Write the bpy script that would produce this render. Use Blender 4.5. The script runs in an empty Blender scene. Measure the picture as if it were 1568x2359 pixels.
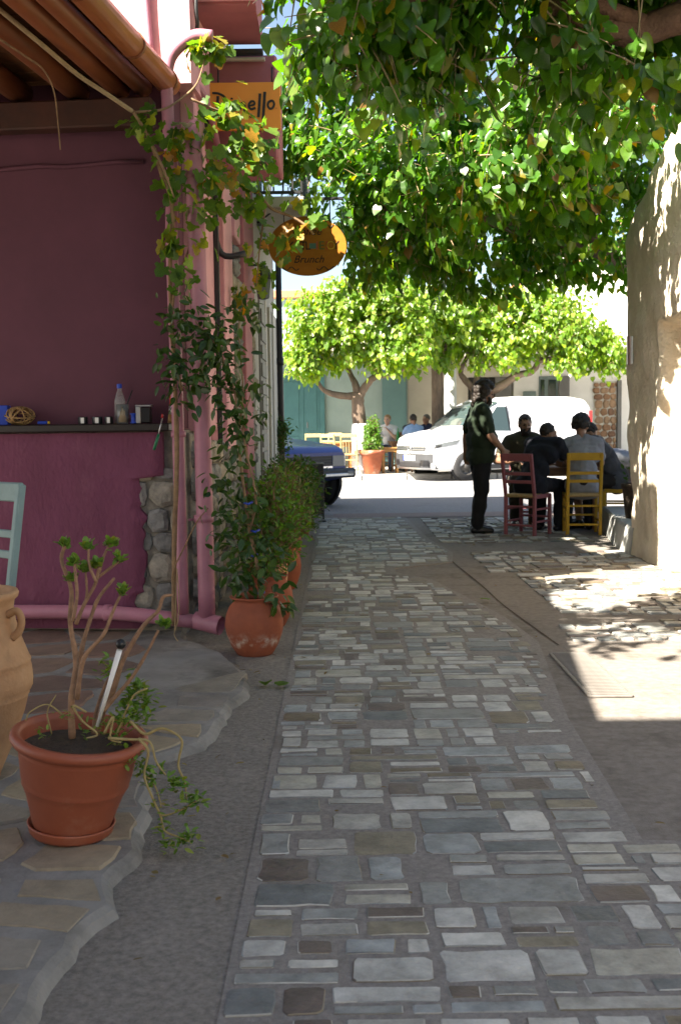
import bpy, bmesh, math, random
import numpy as np
from mathutils import Vector, Matrix, Euler, noise

# ---------------------------------------------------------------- camera, sky, sun, exposure
scene = bpy.context.scene
COL = scene.collection
R = math.radians
cam_data = bpy.data.cameras.new('camera')
cam = bpy.data.objects.new('camera', cam_data)
COL.objects.link(cam)
scene.camera = cam
cam_data.sensor_fit = 'VERTICAL'
cam_data.sensor_height = 24.0
cam_data.lens = 24.0 * 2450 / 2358
cam_data.clip_start = 0.05
cam_data.clip_end = 1000
CAM = Vector((0, 0, 1.29))
CROT = (Matrix.Rotation(math.pi / 2 - R(4.78), 3, 'X') @ Matrix.Rotation(-0.013, 3, 'Z'))
cam.matrix_world = Matrix.Translation(CAM) @ CROT.to_4x4()
cam_data.dof.use_dof = True
cam_data.dof.focus_distance = 5.0
cam_data.dof.aperture_fstop = 5.0

world = bpy.data.worlds.new('World')
scene.world = world
world.use_nodes = True
wn = world.node_tree.nodes
sky = wn.new('ShaderNodeTexSky')
sky.sky_type = 'NISHITA'
sky.sun_disc = False
SUNV = Vector((0.77, 0.62, -1.0)).normalized()          # the way the sunlight travels
sky.sun_elevation = math.asin(-SUNV.z)
sky.sun_rotation = math.atan2(-SUNV.x, -SUNV.y)
sky.air_density = 1.0
sky.dust_density = 2.0
world.node_tree.links.new(sky.outputs[0], wn['Background'].inputs[0])
wn['Background'].inputs[1].default_value = 0.05
sun_data = bpy.data.lights.new('sun', 'SUN')
sun_data.energy = 5.0
sun_data.angle = R(0.53)
sun_data.color = (1.0, 0.95, 0.87)
sun = bpy.data.objects.new('sun', sun_data)
COL.objects.link(sun)
sun.rotation_euler = SUNV.to_track_quat('-Z', 'Y').to_euler()
sun.location = (-8, -6, 14)
vs = scene.view_settings
vs.view_transform = 'Standard'
vs.look = 'None'
vs.exposure = 2.6
vs.gamma = 1.0
vs.use_curve_mapping = False
vs.use_white_balance = True                               # the photograph is balanced for the shade
vs.white_balance_temperature = 7050
vs.white_balance_tint = 10
scene.cycles.max_bounces = 8
scene.cycles.diffuse_bounces = 4
scene.cycles.transparent_max_bounces = 8
scene.cycles.sample_clamp_indirect = 6

# ---------------------------------------------------------------- helpers
def at(px, py, Y):
    """a place in the lane from the sight line through (px, py) of a 1568 x 2358 view and its distance Y"""
    d = CROT @ Vector(((px - 784) / 2450, -(py - 1179) / 2450, -1))
    return CAM + d * (Y / d.y)

def V(*a): return Vector(a)

def srgb(r, g, b):
    f = lambda c: (c / 12.92 if c <= .04045 else ((c + .055) / 1.055) ** 2.4)
    return (f(r / 255), f(g / 255), f(b / 255))

def tag(o, label=None, cat=None, group=None, kind=None):
    if label: o['label'] = label
    if cat: o['category'] = cat
    if group: o['group'] = group
    if kind: o['kind'] = kind
    return o

def thing(name, label, cat, loc=(0, 0, 0), rz=0.0, group=None, scale=1.0):
    o = bpy.data.objects.new(name, None)
    o.empty_display_size = .1
    COL.objects.link(o)
    o.location = loc
    o.rotation_euler = (0, 0, rz)
    o.scale = (scale,) * 3
    return tag(o, label, cat, group)

def link(name, me, parent=None, loc=None):
    o = bpy.data.objects.new(name, me)
    COL.objects.link(o)
    if parent is not None: o.parent = parent
    if loc is not None: o.location = loc
    return o

def copy_tree(o, parent=None):
    c = o.copy()
    COL.objects.link(c)
    c.parent = parent
    for ch in list(o.children): copy_tree(ch, c)
    return c

class MB:
    """collects shapes that become ONE mesh"""
    def __init__(s):
        s.v = []; s.f = []; s.sm = []; s.mi = []; s.m = 0
    def add(s, vs_, fs, smooth=False):
        o = len(s.v)
        s.v.extend([tuple(p) for p in vs_])
        for f in fs:
            s.f.append(tuple(i + o for i in f)); s.sm.append(smooth); s.mi.append(s.m)
        return s
    def box(s, c, size, rot=None, bev=0.0, taper=1.0):
        hx, hy, hz = [q / 2 for q in size]
        c = Vector(c)
        b = min(bev, hx * .9, hy * .9, hz * .9)
        vs_ = []; fs = []
        if b <= 0:
            for z in (-1, 1):
                t = taper if z > 0 else 1
                for x, y in ((-1, -1), (1, -1), (1, 1), (-1, 1)): vs_.append(Vector((x * hx * t, y * hy * t, z * hz)))
            fs = [(3, 2, 1, 0), (4, 5, 6, 7), (0, 1, 5, 4), (1, 2, 6, 5), (2, 3, 7, 6), (3, 0, 4, 7)]
        else:
            idx = {}
            for sx in (-1, 1):
                for sy in (-1, 1):
                    for sz in (-1, 1):
                        for a in range(3):
                            p = [sx * (hx - b), sy * (hy - b), sz * (hz - b)]
                            p[a] += (sx, sy, sz)[a] * b
                            idx[(sx, sy, sz, a)] = len(vs_); vs_.append(Vector(p))
            for a in range(3):
                u, w = (a + 1) % 3, (a + 2) % 3
                for sgn in (-1, 1):
                    q = []
                    for su, sw in ((-1, -1), (1, -1), (1, 1), (-1, 1)):
                        k = [0, 0, 0]; k[a] = sgn; k[u] = su; k[w] = sw
                        q.append(idx[(k[0], k[1], k[2], a)])
                    fs.append(tuple(q if sgn > 0 else q[::-1]))
                for su in (-1, 1):
                    for sw in (-1, 1):
                        q = []
                        for sgn, ax in ((-1, u), (1, u), (1, w), (-1, w)):
                            k = [0, 0, 0]; k[a] = sgn; k[u] = su; k[w] = sw
                            q.append(idx[(k[0], k[1], k[2], ax)])
                        fs.append(tuple(q if su * sw < 0 else q[::-1]))
            for sx in (-1, 1):
                for sy in (-1, 1):
                    for sz in (-1, 1):
                        q = [idx[(sx, sy, sz, a)] for a in range(3)]
                        fs.append(tuple(q if sx * sy * sz > 0 else q[::-1]))
        if rot is not None: vs_ = [rot @ p for p in vs_]
        return s.add([p + c for p in vs_], fs)
    def bar(s, a, b, w, h, bev=0.0, up=(0, 0, 1)):
        a = Vector(a); b = Vector(b); d = b - a
        y = d.normalized(); z = Vector(up); x = y.cross(z)
        if x.length < 1e-4: x = y.cross(Vector((0, 1, 0)))
        x.normalize(); z = x.cross(y)
        rot = Matrix((x, y, z)).transposed()
        return s.box((a + b) / 2, (w, d.length, h), rot, bev)
    def tube(s, pts, rad, n=8, caps=True, smooth=True, flat=1.0):
        pts = [Vector(p) for p in pts]
        if not hasattr(rad, '__len__'): rad = [rad] * len(pts)
        vs_ = []; fs = []
        t0 = (pts[1] - pts[0]).normalized()
        u = t0.orthogonal().normalized()
        for i, p in enumerate(pts):
            t = (pts[min(i + 1, len(pts) - 1)] - pts[max(i - 1, 0)])
            t = t.normalized() if t.length > 1e-9 else t0
            u = (u - t * u.dot(t))
            u = u.normalized() if u.length > 1e-6 else t.orthogonal().normalized()
            w = t.cross(u)
            for k in range(n):
                a = 2 * math.pi * k / n
                vs_.append(p + (u * math.cos(a) + w * math.sin(a) * flat) * rad[i])
        for i in range(len(pts) - 1):
            for k in range(n):
                a = i * n + k; b = i * n + (k + 1) % n
                fs.append((a, b, b + n, a + n))
        s.add(vs_, fs, smooth)
        if caps:
            o = len(s.v) - len(vs_)
            s.f.append(tuple(o + k for k in range(n))[::-1]); s.sm.append(False); s.mi.append(s.m)
            s.f.append(tuple(o + (len(pts) - 1) * n + k for k in range(n))); s.sm.append(False); s.mi.append(s.m)
        return s
    def lathe(s, prof, n=28, c=(0, 0, 0), wob=0.0, smooth=True, sy=1.0):
        c = Vector(c); vs_ = []; fs = []
        for j, (r, z) in enumerate(prof):
            for k in range(n):
                a = 2 * math.pi * k / n
                rr = r * (1 + wob * noise.noise((math.cos(a) * 1.3, math.sin(a) * 1.3, z * 4 + c.x)))
                vs_.append(c + Vector((rr * math.cos(a), rr * math.sin(a) * sy, z)))
        for j in range(len(prof) - 1):
            for k in range(n):
                a = j * n + k; b = j * n + (k + 1) % n
                fs.append((a, b, b + n, a + n))
        return s.add(vs_, fs, smooth)
    def disc(s, c, r, nrm=(0, 0, 1), n=24, depth=0.0):
        nrm = Vector(nrm).normalized(); u = nrm.orthogonal().normalized(); w = nrm.cross(u); c = Vector(c)
        ring = [c + (u * math.cos(2 * math.pi * k / n) + w * math.sin(2 * math.pi * k / n)) * r for k in range(n)]
        if depth:
            vs_ = [p - nrm * depth for p in ring] + ring
            fs = [tuple(range(n))[::-1], tuple(range(n, 2 * n))] + [(k, (k + 1) % n, (k + 1) % n + n, k + n) for k in range(n)]
            return s.add(vs_, fs)
        return s.add(ring, [tuple(range(n))])
    def ell(s, c, r, rot=None, nu=14, nv=9):
        c = Vector(c); vs_ = []; fs = []
        if not hasattr(r, '__len__'): r = (r, r, r)
        for j in range(nv + 1):
            th = math.pi * j / nv
            for k in range(nu):
                a = 2 * math.pi * k / nu
                p = Vector((r[0] * math.sin(th) * math.cos(a), r[1] * math.sin(th) * math.sin(a), -r[2] * math.cos(th)))
                vs_.append(c + (rot @ p if rot is not None else p))
        for j in range(nv):
            for k in range(nu):
                a = j * nu + k; b = j * nu + (k + 1) % nu
                fs.append((a, b, b + nu, a + nu))
        return s.add(vs_, fs, True)
    def cap(s, a, b, ra, rb, n=12):
        """capsule that tapers from ra to rb"""
        a = Vector(a); b = Vector(b); d = (b - a)
        t = d.normalized() if d.length > 1e-6 else Vector((0, 0, 1))
        pts = []; rad = []
        for q in (-1, -.85, -.5):
            pts.append(a + t * ra * q); rad.append(ra * math.sqrt(max(1 - q * q, .0004)))
        for q in (0, .5, 1):
            pts.append(a + d * q); rad.append(ra + (rb - ra) * q)
        for q in (.5, .85, 1):
            pts.append(b + t * rb * q); rad.append(rb * math.sqrt(max(1 - q * q, .0004)))
        return s.tube(pts, rad, n)
    def prism(s, poly, z0, z1, smooth=False):
        n = len(poly)
        vs_ = [(p[0], p[1], z0) for p in poly] + [(p[0], p[1], z1) for p in poly]
        fs = [tuple(range(n))[::-1], tuple(range(n, 2 * n))] + [(k, (k + 1) % n, (k + 1) % n + n, k + n) for k in range(n)]
        return s.add(vs_, fs, smooth)
    def xf(s, M_, start=0):
        for i in range(start, len(s.v)): s.v[i] = tuple(M_ @ Vector(s.v[i]))
        return s
    def mesh(s, name, mats):
        me = bpy.data.meshes.new(name)
        me.from_pydata(s.v, [], s.f)
        if not isinstance(mats, (list, tuple)): mats = [mats]
        for m in mats: me.materials.append(m)
        me.polygons.foreach_set('use_smooth', s.sm)
        me.polygons.foreach_set('material_index', s.mi)
        me.update()
        return me
    def build(s, name, mats, parent=None, loc=None):
        return link(name, s.mesh(name, mats), parent, loc)

WORK = []
def evaluated(me, mods, name):
    """run modifiers over a mesh in a scene of its own and hand back the finished mesh"""
    if not WORK: WORK.append(bpy.data.scenes.new('work'))
    sc = WORK[0]
    o = bpy.data.objects.new('work', me)
    sc.collection.objects.link(o)
    for t, kw in mods:
        m = o.modifiers.new(t, t)
        for k, v in kw.items(): setattr(m, k, v)
    sc.view_layers[0].update(); dg = sc.view_layers[0].depsgraph
    dg.update()
    out = bpy.data.meshes.new_from_object(o.evaluated_get(dg), depsgraph=dg)
    out.name = name
    bpy.data.objects.remove(o)
    bpy.data.meshes.remove(me)
    return out

def text_mesh(txt, size, m, depth=.002, shear=0.0, name='lettering'):
    """flat lettering in x-z facing -y, centred"""
    if not WORK: WORK.append(bpy.data.scenes.new('work'))
    sc = WORK[0]
    cu = bpy.data.curves.new('text', 'FONT')
    cu.body = txt; cu.size = size; cu.align_x = 'CENTER'; cu.align_y = 'CENTER'; cu.extrude = depth; cu.shear = shear
    o = bpy.data.objects.new('work', cu); sc.collection.objects.link(o)
    sc.view_layers[0].update(); dg = sc.view_layers[0].depsgraph; dg.update()
    me = bpy.data.meshes.new_from_object(o.evaluated_get(dg), depsgraph=dg)
    bpy.data.objects.remove(o); bpy.data.curves.remove(cu)
    me.transform(Matrix.Rotation(R(90), 4, 'X'))
    me.materials.clear(); me.materials.append(m); me.name = name
    return me

def displace(me, amp, scale, seed=0.0):
    n = len(me.vertices)
    co = np.empty(n * 3, np.float32); nr = np.empty(n * 3, np.float32)
    me.vertices.foreach_get('co', co); me.vertex_normals.foreach_get('vector', nr)
    co = co.reshape(-1, 3); nr = nr.reshape(-1, 3)
    d = np.array([noise.fractal(Vector(c) * scale + Vector((seed, seed * 2, 0)), 1.0, 2.0, 3) for c in co.tolist()], np.float32) * amp
    me.vertices.foreach_set('co', (co + nr * d[:, None]).ravel())
    me.update()

def bez(p0, p1, p2, p3, n=10):
    out = []
    for i in range(n + 1):
        t = i / n; u = 1 - t
        out.append(Vector(p0) * u ** 3 + Vector(p1) * 3 * u * u * t + Vector(p2) * 3 * u * t * t + Vector(p3) * t ** 3)
    return out

def spline(pts, n=6):
    """smooth line through the points"""
    P_ = [Vector(p) for p in pts]
    P_ = [P_[0] * 2 - P_[1]] + P_ + [P_[-1] * 2 - P_[-2]]
    out = []
    for i in range(1, len(P_) - 2):
        a, b, c, d = P_[i - 1:i + 3]
        for k in range(n):
            t = k / n
            out.append(.5 * (2 * b + (c - a) * t + (2 * a - 5 * b + 4 * c - d) * t * t + (3 * b - a - 3 * c + d) * t ** 3))
    out.append(P_[-2])
    return out

# ---------------------------------------------------------------- materials
def new_mat(name):
    m = bpy.data.materials.new(name)
    m.use_nodes = True
    nt = m.node_tree
    return m, nt, nt.nodes, nt.links, nt.nodes['Principled BSDF']

def ramp(nd, cols, pos=None, interp='LINEAR'):
    r = nd.new('ShaderNodeValToRGB')
    cr = r.color_ramp
    cr.interpolation = interp
    n = len(cols)
    pos = pos or [i / (n - 1) for i in range(n)]
    while len(cr.elements) < n: cr.elements.new(.5)
    for e, c, p in zip(cr.elements, cols, pos):
        e.position = p; e.color = (c[0], c[1], c[2], 1)
    return r

def mat(name, c1, c2=None, scale=6.0, rough=.8, bump=0.0, bscale=60.0, metal=0.0, spec=.4, stain=None, stain_scale=1.5,
        stain_lo=.5, coat=0.0, stretch=None, detail=6, bdist=.004):
    """c1..c2 mottled by noise, an optional stain colour in blotches, relief from a finer noise"""
    m, nt, nd, ln, bs = new_mat(name)
    tc = nd.new('ShaderNodeTexCoord')
    co = tc.outputs['Object']
    if stretch:
        mp = nd.new('ShaderNodeMapping'); mp.inputs['Scale'].default_value = stretch
        ln.new(co, mp.inputs[0]); co = mp.outputs[0]
    c2 = c2 or tuple(q * .75 for q in c1)
    n1 = nd.new('ShaderNodeTexNoise'); n1.inputs['Scale'].default_value = scale; n1.inputs['Detail'].default_value = detail
    n1.inputs['Roughness'].default_value = .65
    ln.new(co, n1.inputs['Vector'])
    r1 = ramp(nd, [c2, c1], [.33, .67]); ln.new(n1.outputs[0], r1.inputs[0])
    col = r1.outputs[0]
    if stain:
        n2 = nd.new('ShaderNodeTexNoise'); n2.inputs['Scale'].default_value = stain_scale; n2.inputs['Detail'].default_value = 8
        n2.inputs['Roughness'].default_value = .7
        ln.new(co, n2.inputs['Vector'])
        r2 = ramp(nd, [(0, 0, 0), (1, 1, 1)], [stain_lo, min(stain_lo + .18, 1)]); ln.new(n2.outputs[0], r2.inputs[0])
        mx = nd.new('ShaderNodeMix'); mx.data_type = 'RGBA'
        ln.new(r2.outputs[0], mx.inputs[0]); ln.new(col, mx.inputs[6]); mx.inputs[7].default_value = (*stain, 1)
        col = mx.outputs[2]
    ln.new(col, bs.inputs['Base Color'])
    bs.inputs['Roughness'].default_value = rough
    bs.inputs['Metallic'].default_value = metal
    bs.inputs['Specular IOR Level'].default_value = spec
    bs.inputs['Coat Weight'].default_value = coat
    if bump:
        n3 = nd.new('ShaderNodeTexNoise'); n3.inputs['Scale'].default_value = bscale; n3.inputs['Detail'].default_value = 5
        ln.new(co, n3.inputs['Vector'])
        b = nd.new('ShaderNodeBump'); b.inputs['Strength'].default_value = bump; b.inputs['Distance'].default_value = bdist
        ln.new(n3.outputs[0], b.inputs['Height']); ln.new(b.outputs[0], bs.inputs['Normal'])
    return m

def pick(nd, ln):
    """a number that differs from piece to piece, whether it is an object or an island of a mesh"""
    oi = nd.new('ShaderNodeObjectInfo'); ge = nd.new('ShaderNodeNewGeometry')
    a = nd.new('ShaderNodeMath'); a.operation = 'ADD'
    ln.new(oi.outputs['Random'], a.inputs[0]); ln.new(ge.outputs['Random Per Island'], a.inputs[1])
    f = nd.new('ShaderNodeMath'); f.operation = 'FRACT'; ln.new(a.outputs[0], f.inputs[0])
    return f.outputs[0]

def stone_mat(name, cols, rough=.7, bump=.5, bscale=45, scale=14, vary=.35):
    m, nt, nd, ln, bs = new_mat(name)
    rnd = pick(nd, ln)
    r0 = ramp(nd, cols, interp='CONSTANT', pos=[i / len(cols) for i in range(len(cols))]); ln.new(rnd, r0.inputs[0])
    tc = nd.new('ShaderNodeTexCoord')
    ad = nd.new('ShaderNodeVectorMath'); ad.operation = 'ADD'
    sc = nd.new('ShaderNodeMath'); sc.operation = 'MULTIPLY'; sc.inputs[1].default_value = 37.0
    ln.new(rnd, sc.inputs[0]); ln.new(tc.outputs['Object'], ad.inputs[0]); ln.new(sc.outputs[0], ad.inputs[1])
    n1 = nd.new('ShaderNodeTexNoise'); n1.inputs['Scale'].default_value = scale; n1.inputs['Detail'].default_value = 8
    n1.inputs['Roughness'].default_value = .7
    ln.new(ad.outputs[0], n1.inputs['Vector'])
    r1 = ramp(nd, [(1 - vary,) * 3, (1 + vary * .6,) * 3], [.3, .7]); ln.new(n1.outputs[0], r1.inputs[0])
    mx = nd.new('ShaderNodeMix'); mx.data_type = 'RGBA'; mx.blend_type = 'MULTIPLY'; mx.inputs[0].default_value = 1
    ln.new(r0.outputs[0], mx.inputs[6]); ln.new(r1.outputs[0], mx.inputs[7])
    ln.new(mx.outputs[2], bs.inputs['Base Color'])
    rr = nd.new('ShaderNodeMapRange'); rr.inputs[3].default_value = rough - .15; rr.inputs[4].default_value = rough + .15
    ln.new(n1.outputs[0], rr.inputs[0]); ln.new(rr.outputs[0], bs.inputs['Roughness'])
    n3 = nd.new('ShaderNodeTexNoise'); n3.inputs['Scale'].default_value = bscale; n3.inputs['Detail'].default_value = 6
    ln.new(ad.outputs[0], n3.inputs['Vector'])
    b = nd.new('ShaderNodeBump'); b.inputs['Strength'].default_value = bump; b.inputs['Distance'].default_value = .006
    ln.new(n3.outputs[0], b.inputs['Height']); ln.new(b.outputs[0], bs.inputs['Normal'])
    return m

def leaf_mat(name, cols, pos, transl=.45, rough=.42, tcol=None, spec=.45):
    m, nt, nd, ln, bs = new_mat(name)
    rnd = pick(nd, ln)
    r0 = ramp(nd, cols, pos); ln.new(rnd, r0.inputs[0])
    tc = nd.new('ShaderNodeTexCoord')
    n1 = nd.new('ShaderNodeTexNoise'); n1.inputs['Scale'].default_value = 18; n1.inputs['Detail'].default_value = 4
    ln.new(tc.outputs['Object'], n1.inputs['Vector'])
    r1 = ramp(nd, [(.7,) * 3, (1.2,) * 3], [.3, .7]); ln.new(n1.outputs[0], r1.inputs[0])
    mx = nd.new('ShaderNodeMix'); mx.data_type = 'RGBA'; mx.blend_type = 'MULTIPLY'; mx.inputs[0].default_value = 1
    ln.new(r0.outputs[0], mx.inputs[6]); ln.new(r1.outputs[0], mx.inputs[7])
    ln.new(mx.outputs[2], bs.inputs['Base Color'])
    bs.inputs['Roughness'].default_value = rough
    bs.inputs['Specular IOR Level'].default_value = spec
    tr = nd.new('ShaderNodeBsdfTranslucent')
    m2 = nd.new('ShaderNodeMix'); m2.data_type = 'RGBA'; m2.blend_type = 'MULTIPLY'; m2.inputs[0].default_value = 1
    ln.new(mx.outputs[2], m2.inputs[6]); m2.inputs[7].default_value = (*(tcol or (2.3, 2.3, .45)), 1)
    ln.new(m2.outputs[2], tr.inputs[0])
    ms = nd.new('ShaderNodeMixShader'); ms.inputs[0].default_value = transl
    ln.new(bs.outputs[0], ms.inputs[1]); ln.new(tr.outputs[0], ms.inputs[2])
    ln.new(ms.outputs[0], nd['Material Output'].inputs[0])
    return m

def glass_mat(name, col=(.02, .03, .035), rough=.05):
    m, nt, nd, ln, bs = new_mat(name)
    bs.inputs['Base Color'].default_value = (*col, 1)
    bs.inputs['Roughness'].default_value = rough
    bs.inputs['Specular IOR Level'].default_value = .8
    return m

def clear_mat(name, col=(.9, .95, .95)):
    m, nt, nd, ln, bs = new_mat(name)
    bs.inputs['Base Color'].default_value = (*col, 1)
    bs.inputs['Roughness'].default_value = .05
    bs.inputs['Transmission Weight'].default_value = .9
    bs.inputs['IOR'].default_value = 1.3
    return m

T = {}
T['ground'] = mat('earth and old concrete', (.23, .21, .19), (.15, .14, .13), 3, .95, .6, 40)
T['mortar'] = mat('pebbly concrete joints', (.25, .232, .215), (.16, .147, .135), 55, .9, .9, 170, stain=(.10, .085, .07), stain_scale=1.6, stain_lo=.54)
T['lane'] = mat('worn brown concrete', (.215, .192, .17), (.14, .123, .108), 22, .9, .6, 150, stain=(.095, .08, .066), stain_scale=2.2, stain_lo=.52)
T['lane_grey'] = mat('worn grey concrete', (.235, .215, .19), (.125, .115, .102), 46, .92, 1.0, 130, stain=(.30, .275, .24), stain_scale=3.2, stain_lo=.58)
T['asphalt'] = mat('bleached asphalt', (.20, .20, .205), (.14, .14, .145), 18, .85, .6, 220, stain=(.10, .10, .105), stain_scale=.7, stain_lo=.55)
T['red_strip'] = mat('faded red road paint', (.20, .145, .13), (.15, .115, .105), 9, .85, .4, 150)
T['kerb'] = mat('pale kerb concrete', (.42, .40, .37), (.28, .27, .25), 6, .85, .5, 90)
T['paver'] = stone_mat('lane stones', [(.32, .315, .285), (.42, .42, .395), (.20, .205, .195), (.17, .14, .095), (.34, .33, .28), (.27, .29, .29),
                                     (.12, .095, .082), (.46, .455, .42), (.235, .245, .235), (.20, .178, .13), (.37, .37, .345), (.14, .152, .152)], rough=.6, bump=.8, scale=9, vary=.5)
T['flag'] = stone_mat('porch flagstones', [(.27, .22, .15), (.22, .20, .165), (.30, .25, .17), (.20, .185, .165), (.25, .21, .15)], rough=.75, bump=.7, scale=7)
T['flag_red'] = stone_mat('reddish flagstones', [(.19, .12, .09), (.16, .11, .085), (.21, .15, .11)], rough=.75, bump=.6, scale=7)
T['porch_mortar'] = mat('porch cement', (.28, .27, .25), (.17, .165, .155), 3.0, .85, .6, 80, stain=(.085, .08, .07), stain_scale=1.3, stain_lo=.48)
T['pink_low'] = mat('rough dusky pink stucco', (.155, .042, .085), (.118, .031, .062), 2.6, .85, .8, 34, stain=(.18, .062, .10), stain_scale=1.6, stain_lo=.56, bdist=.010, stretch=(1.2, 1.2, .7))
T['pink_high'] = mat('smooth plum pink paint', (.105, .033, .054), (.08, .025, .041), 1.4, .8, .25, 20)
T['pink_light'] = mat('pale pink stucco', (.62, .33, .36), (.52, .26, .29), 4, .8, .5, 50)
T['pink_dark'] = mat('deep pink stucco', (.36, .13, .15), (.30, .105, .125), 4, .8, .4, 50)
T['pink_pipe'] = mat('pink painted drainpipe', (.40, .165, .225), (.33, .135, .185), 7, .5, .25, 60, spec=.5, stain=(.33, .16, .18), stain_scale=5, stain_lo=.6)
T['rubble'] = stone_mat('rubble stones', [(.20, .195, .185), (.15, .15, .145), (.26, .24, .20), (.19, .19, .185), (.30, .26, .20)], rough=.8, bump=.9, scale=16, vary=.5)
T['rubble_mortar'] = mat('rubble mortar', (.26, .235, .195), (.15, .14, .12), 18, .9, 1.0, 60)
T['beam'] = mat('dark stained beam', (.06, .018, .010), (.03, .011, .007), 5, .6, .3, 30, stretch=(1, .1, 1))
T['purlin'] = mat('red brown timber', (.24, .075, .026), (.14, .042, .016), 6, .45, .4, 30, stretch=(1, .12, 1), spec=.5)
T['board'] = mat('brown roof boards', (.22, .095, .032), (.13, .055, .02), 5, .6, .4, 30, stretch=(1, .12, 1))
T['gutter'] = mat('brown gutter', (.42, .15, .055), (.34, .11, .04), 4, .35, .1, 30, spec=.5)
T['shelf'] = mat('black stained board', (.018, .012, .011), (.01, .008, .008), 7, .45, .3, 40)
T['grey_wall'] = mat('grey beige plaster', (.42, .40, .35), (.35, .33, .29), 3, .85, .4, 40)
T['grey_trim'] = mat('pale trim', (.55, .52, .45), (.47, .44, .38), 3, .8, .3, 40)
T['grey_shutter'] = mat('grey shutter paint', (.17, .165, .155), (.14, .135, .125), 4, .6, .2, 40)
T['iron'] = mat('black iron', (.018, .018, .02), (.012, .012, .014), 9, .5, .3, 60, spec=.5)
T['sandwall'] = mat('sandy limewash stucco', (.70, .63, .51), (.58, .50, .38), 3.5, .9, 1.0, 26, stain=(.46, .38, .26), stain_scale=1.4, stain_lo=.58, bdist=.02)
T['sandstone'] = mat('crumbling sandstone', (.50, .36, .21), (.36, .25, .14), 6, .95, 1.0, 22, bdist=.02)
T['bench'] = mat('grey limewash step', (.42, .43, .41), (.30, .31, .30), 5, .8, .6, 50)
T['white_wall'] = mat('white limewash', (.80, .78, .73), (.72, .70, .65), 2, .85, .4, 30)
T['cream_wall'] = mat('cream plaster', (.62, .57, .48), (.55, .50, .42), 2, .85, .3, 30)
T['teal_wall'] = mat('pale teal plaster', (.24, .31, .30), (.20, .27, .26), 2, .85, .3, 30)
T['teal_dark'] = mat('mid teal plaster', (.10, .19, .19), (.085, .16, .165), 2, .85, .3, 30)
T['teal_door'] = mat('teal door paint', (.045, .14, .15), (.035, .115, .125), 3, .5, .2, 40)
T['column'] = mat('white column paint', (.74, .76, .78), (.68, .70, .72), 3, .7, .2, 40)
T['tile'] = mat('clay roof tile', (.42, .19, .10), (.30, .13, .07), 8, .85, .4, 40)
T['dark_open'] = mat('dim room behind', (.03, .026, .022), (.02, .018, .016), 3, .9)  # dark colour stands for the unlit room, painted flat on the doorway slab
T['frame_green'] = mat('grey green frame', (.17, .22, .21), (.14, .18, .17), 4, .5)
T['glass'] = glass_mat('window glass')
T['bark'] = mat('mulberry bark', (.17, .12, .085), (.085, .06, .045), 12, .9, 1.0, 40, stretch=(1, 1, .3), bdist=.015)
T['bark_red'] = mat('reddish mulberry limb', (.22, .12, .08), (.12, .065, .045), 14, .85, 1.0, 45, bdist=.012)
T['whitewash'] = mat('whitewashed bark', (.78, .78, .76), (.66, .66, .65), 9, .9, .8, 40, bdist=.01)
T['twig'] = mat('pale twig', (.36, .27, .15), (.24, .17, .09), 20, .8, .4, 60)
T['vine_wood'] = mat('vine cane', (.27, .17, .09), (.15, .09, .05), 20, .85, .6, 60)
G1 = (.030, .098, .011); G2 = (.058, .155, .016); G3 = (.10, .205, .022); Y1 = (.24, .19, .02); BR = (.16, .07, .02)
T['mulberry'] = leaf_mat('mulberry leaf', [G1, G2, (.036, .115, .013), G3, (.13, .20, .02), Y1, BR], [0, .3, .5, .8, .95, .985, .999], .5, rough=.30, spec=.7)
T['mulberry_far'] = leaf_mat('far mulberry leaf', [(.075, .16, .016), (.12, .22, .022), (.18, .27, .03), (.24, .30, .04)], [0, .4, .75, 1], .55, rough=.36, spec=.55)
T['grape'] = leaf_mat('vine leaf', [(.045, .105, .018), (.075, .155, .022), (.12, .19, .024), (.25, .22, .03), (.33, .15, .02)], [0, .5, .78, .92, .995], .5)
T['jasmine'] = leaf_mat('dark glossy leaf', [(.018, .048, .011), (.03, .075, .014), (.055, .105, .016)], [0, .6, 1], .25, rough=.35)
T['shrub'] = leaf_mat('shrub leaf', [(.022, .065, .010), (.04, .105, .014), (.07, .135, .018)], [0, .6, 1], .3)
T['shrub_light'] = leaf_mat('bright shrub leaf', [(.045, .13, .013), (.075, .18, .018), (.11, .21, .022)], [0, .6, 1], .35)
T['shrub_dry'] = leaf_mat('dry herb leaf', [(.09, .10, .035), (.13, .12, .045), (.07, .09, .03)], [0, .6, 1], .3)
T['litter'] = leaf_mat('dry litter', [(.20, .13, .05), (.12, .075, .03), (.24, .19, .06), (.09, .06, .035)], [0, .4, .7, 1], .15, rough=.8)
T['succulent'] = leaf_mat('succulent leaf', [(.09, .19, .03), (.14, .24, .04), (.22, .24, .035)], [0, .7, 1], .25, rough=.5)
T['terracotta'] = mat('terracotta', (.31, .085, .038), (.21, .055, .026), 5, .75, .35, 60, stain=(.26, .09, .055), stain_scale=4, stain_lo=.58)
T['terracotta_worn'] = mat('weathered terracotta', (.33, .09, .038), (.21, .055, .026), 5, .75, .4, 60, stain=(.46, .36, .27), stain_scale=4, stain_lo=.55)
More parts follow.
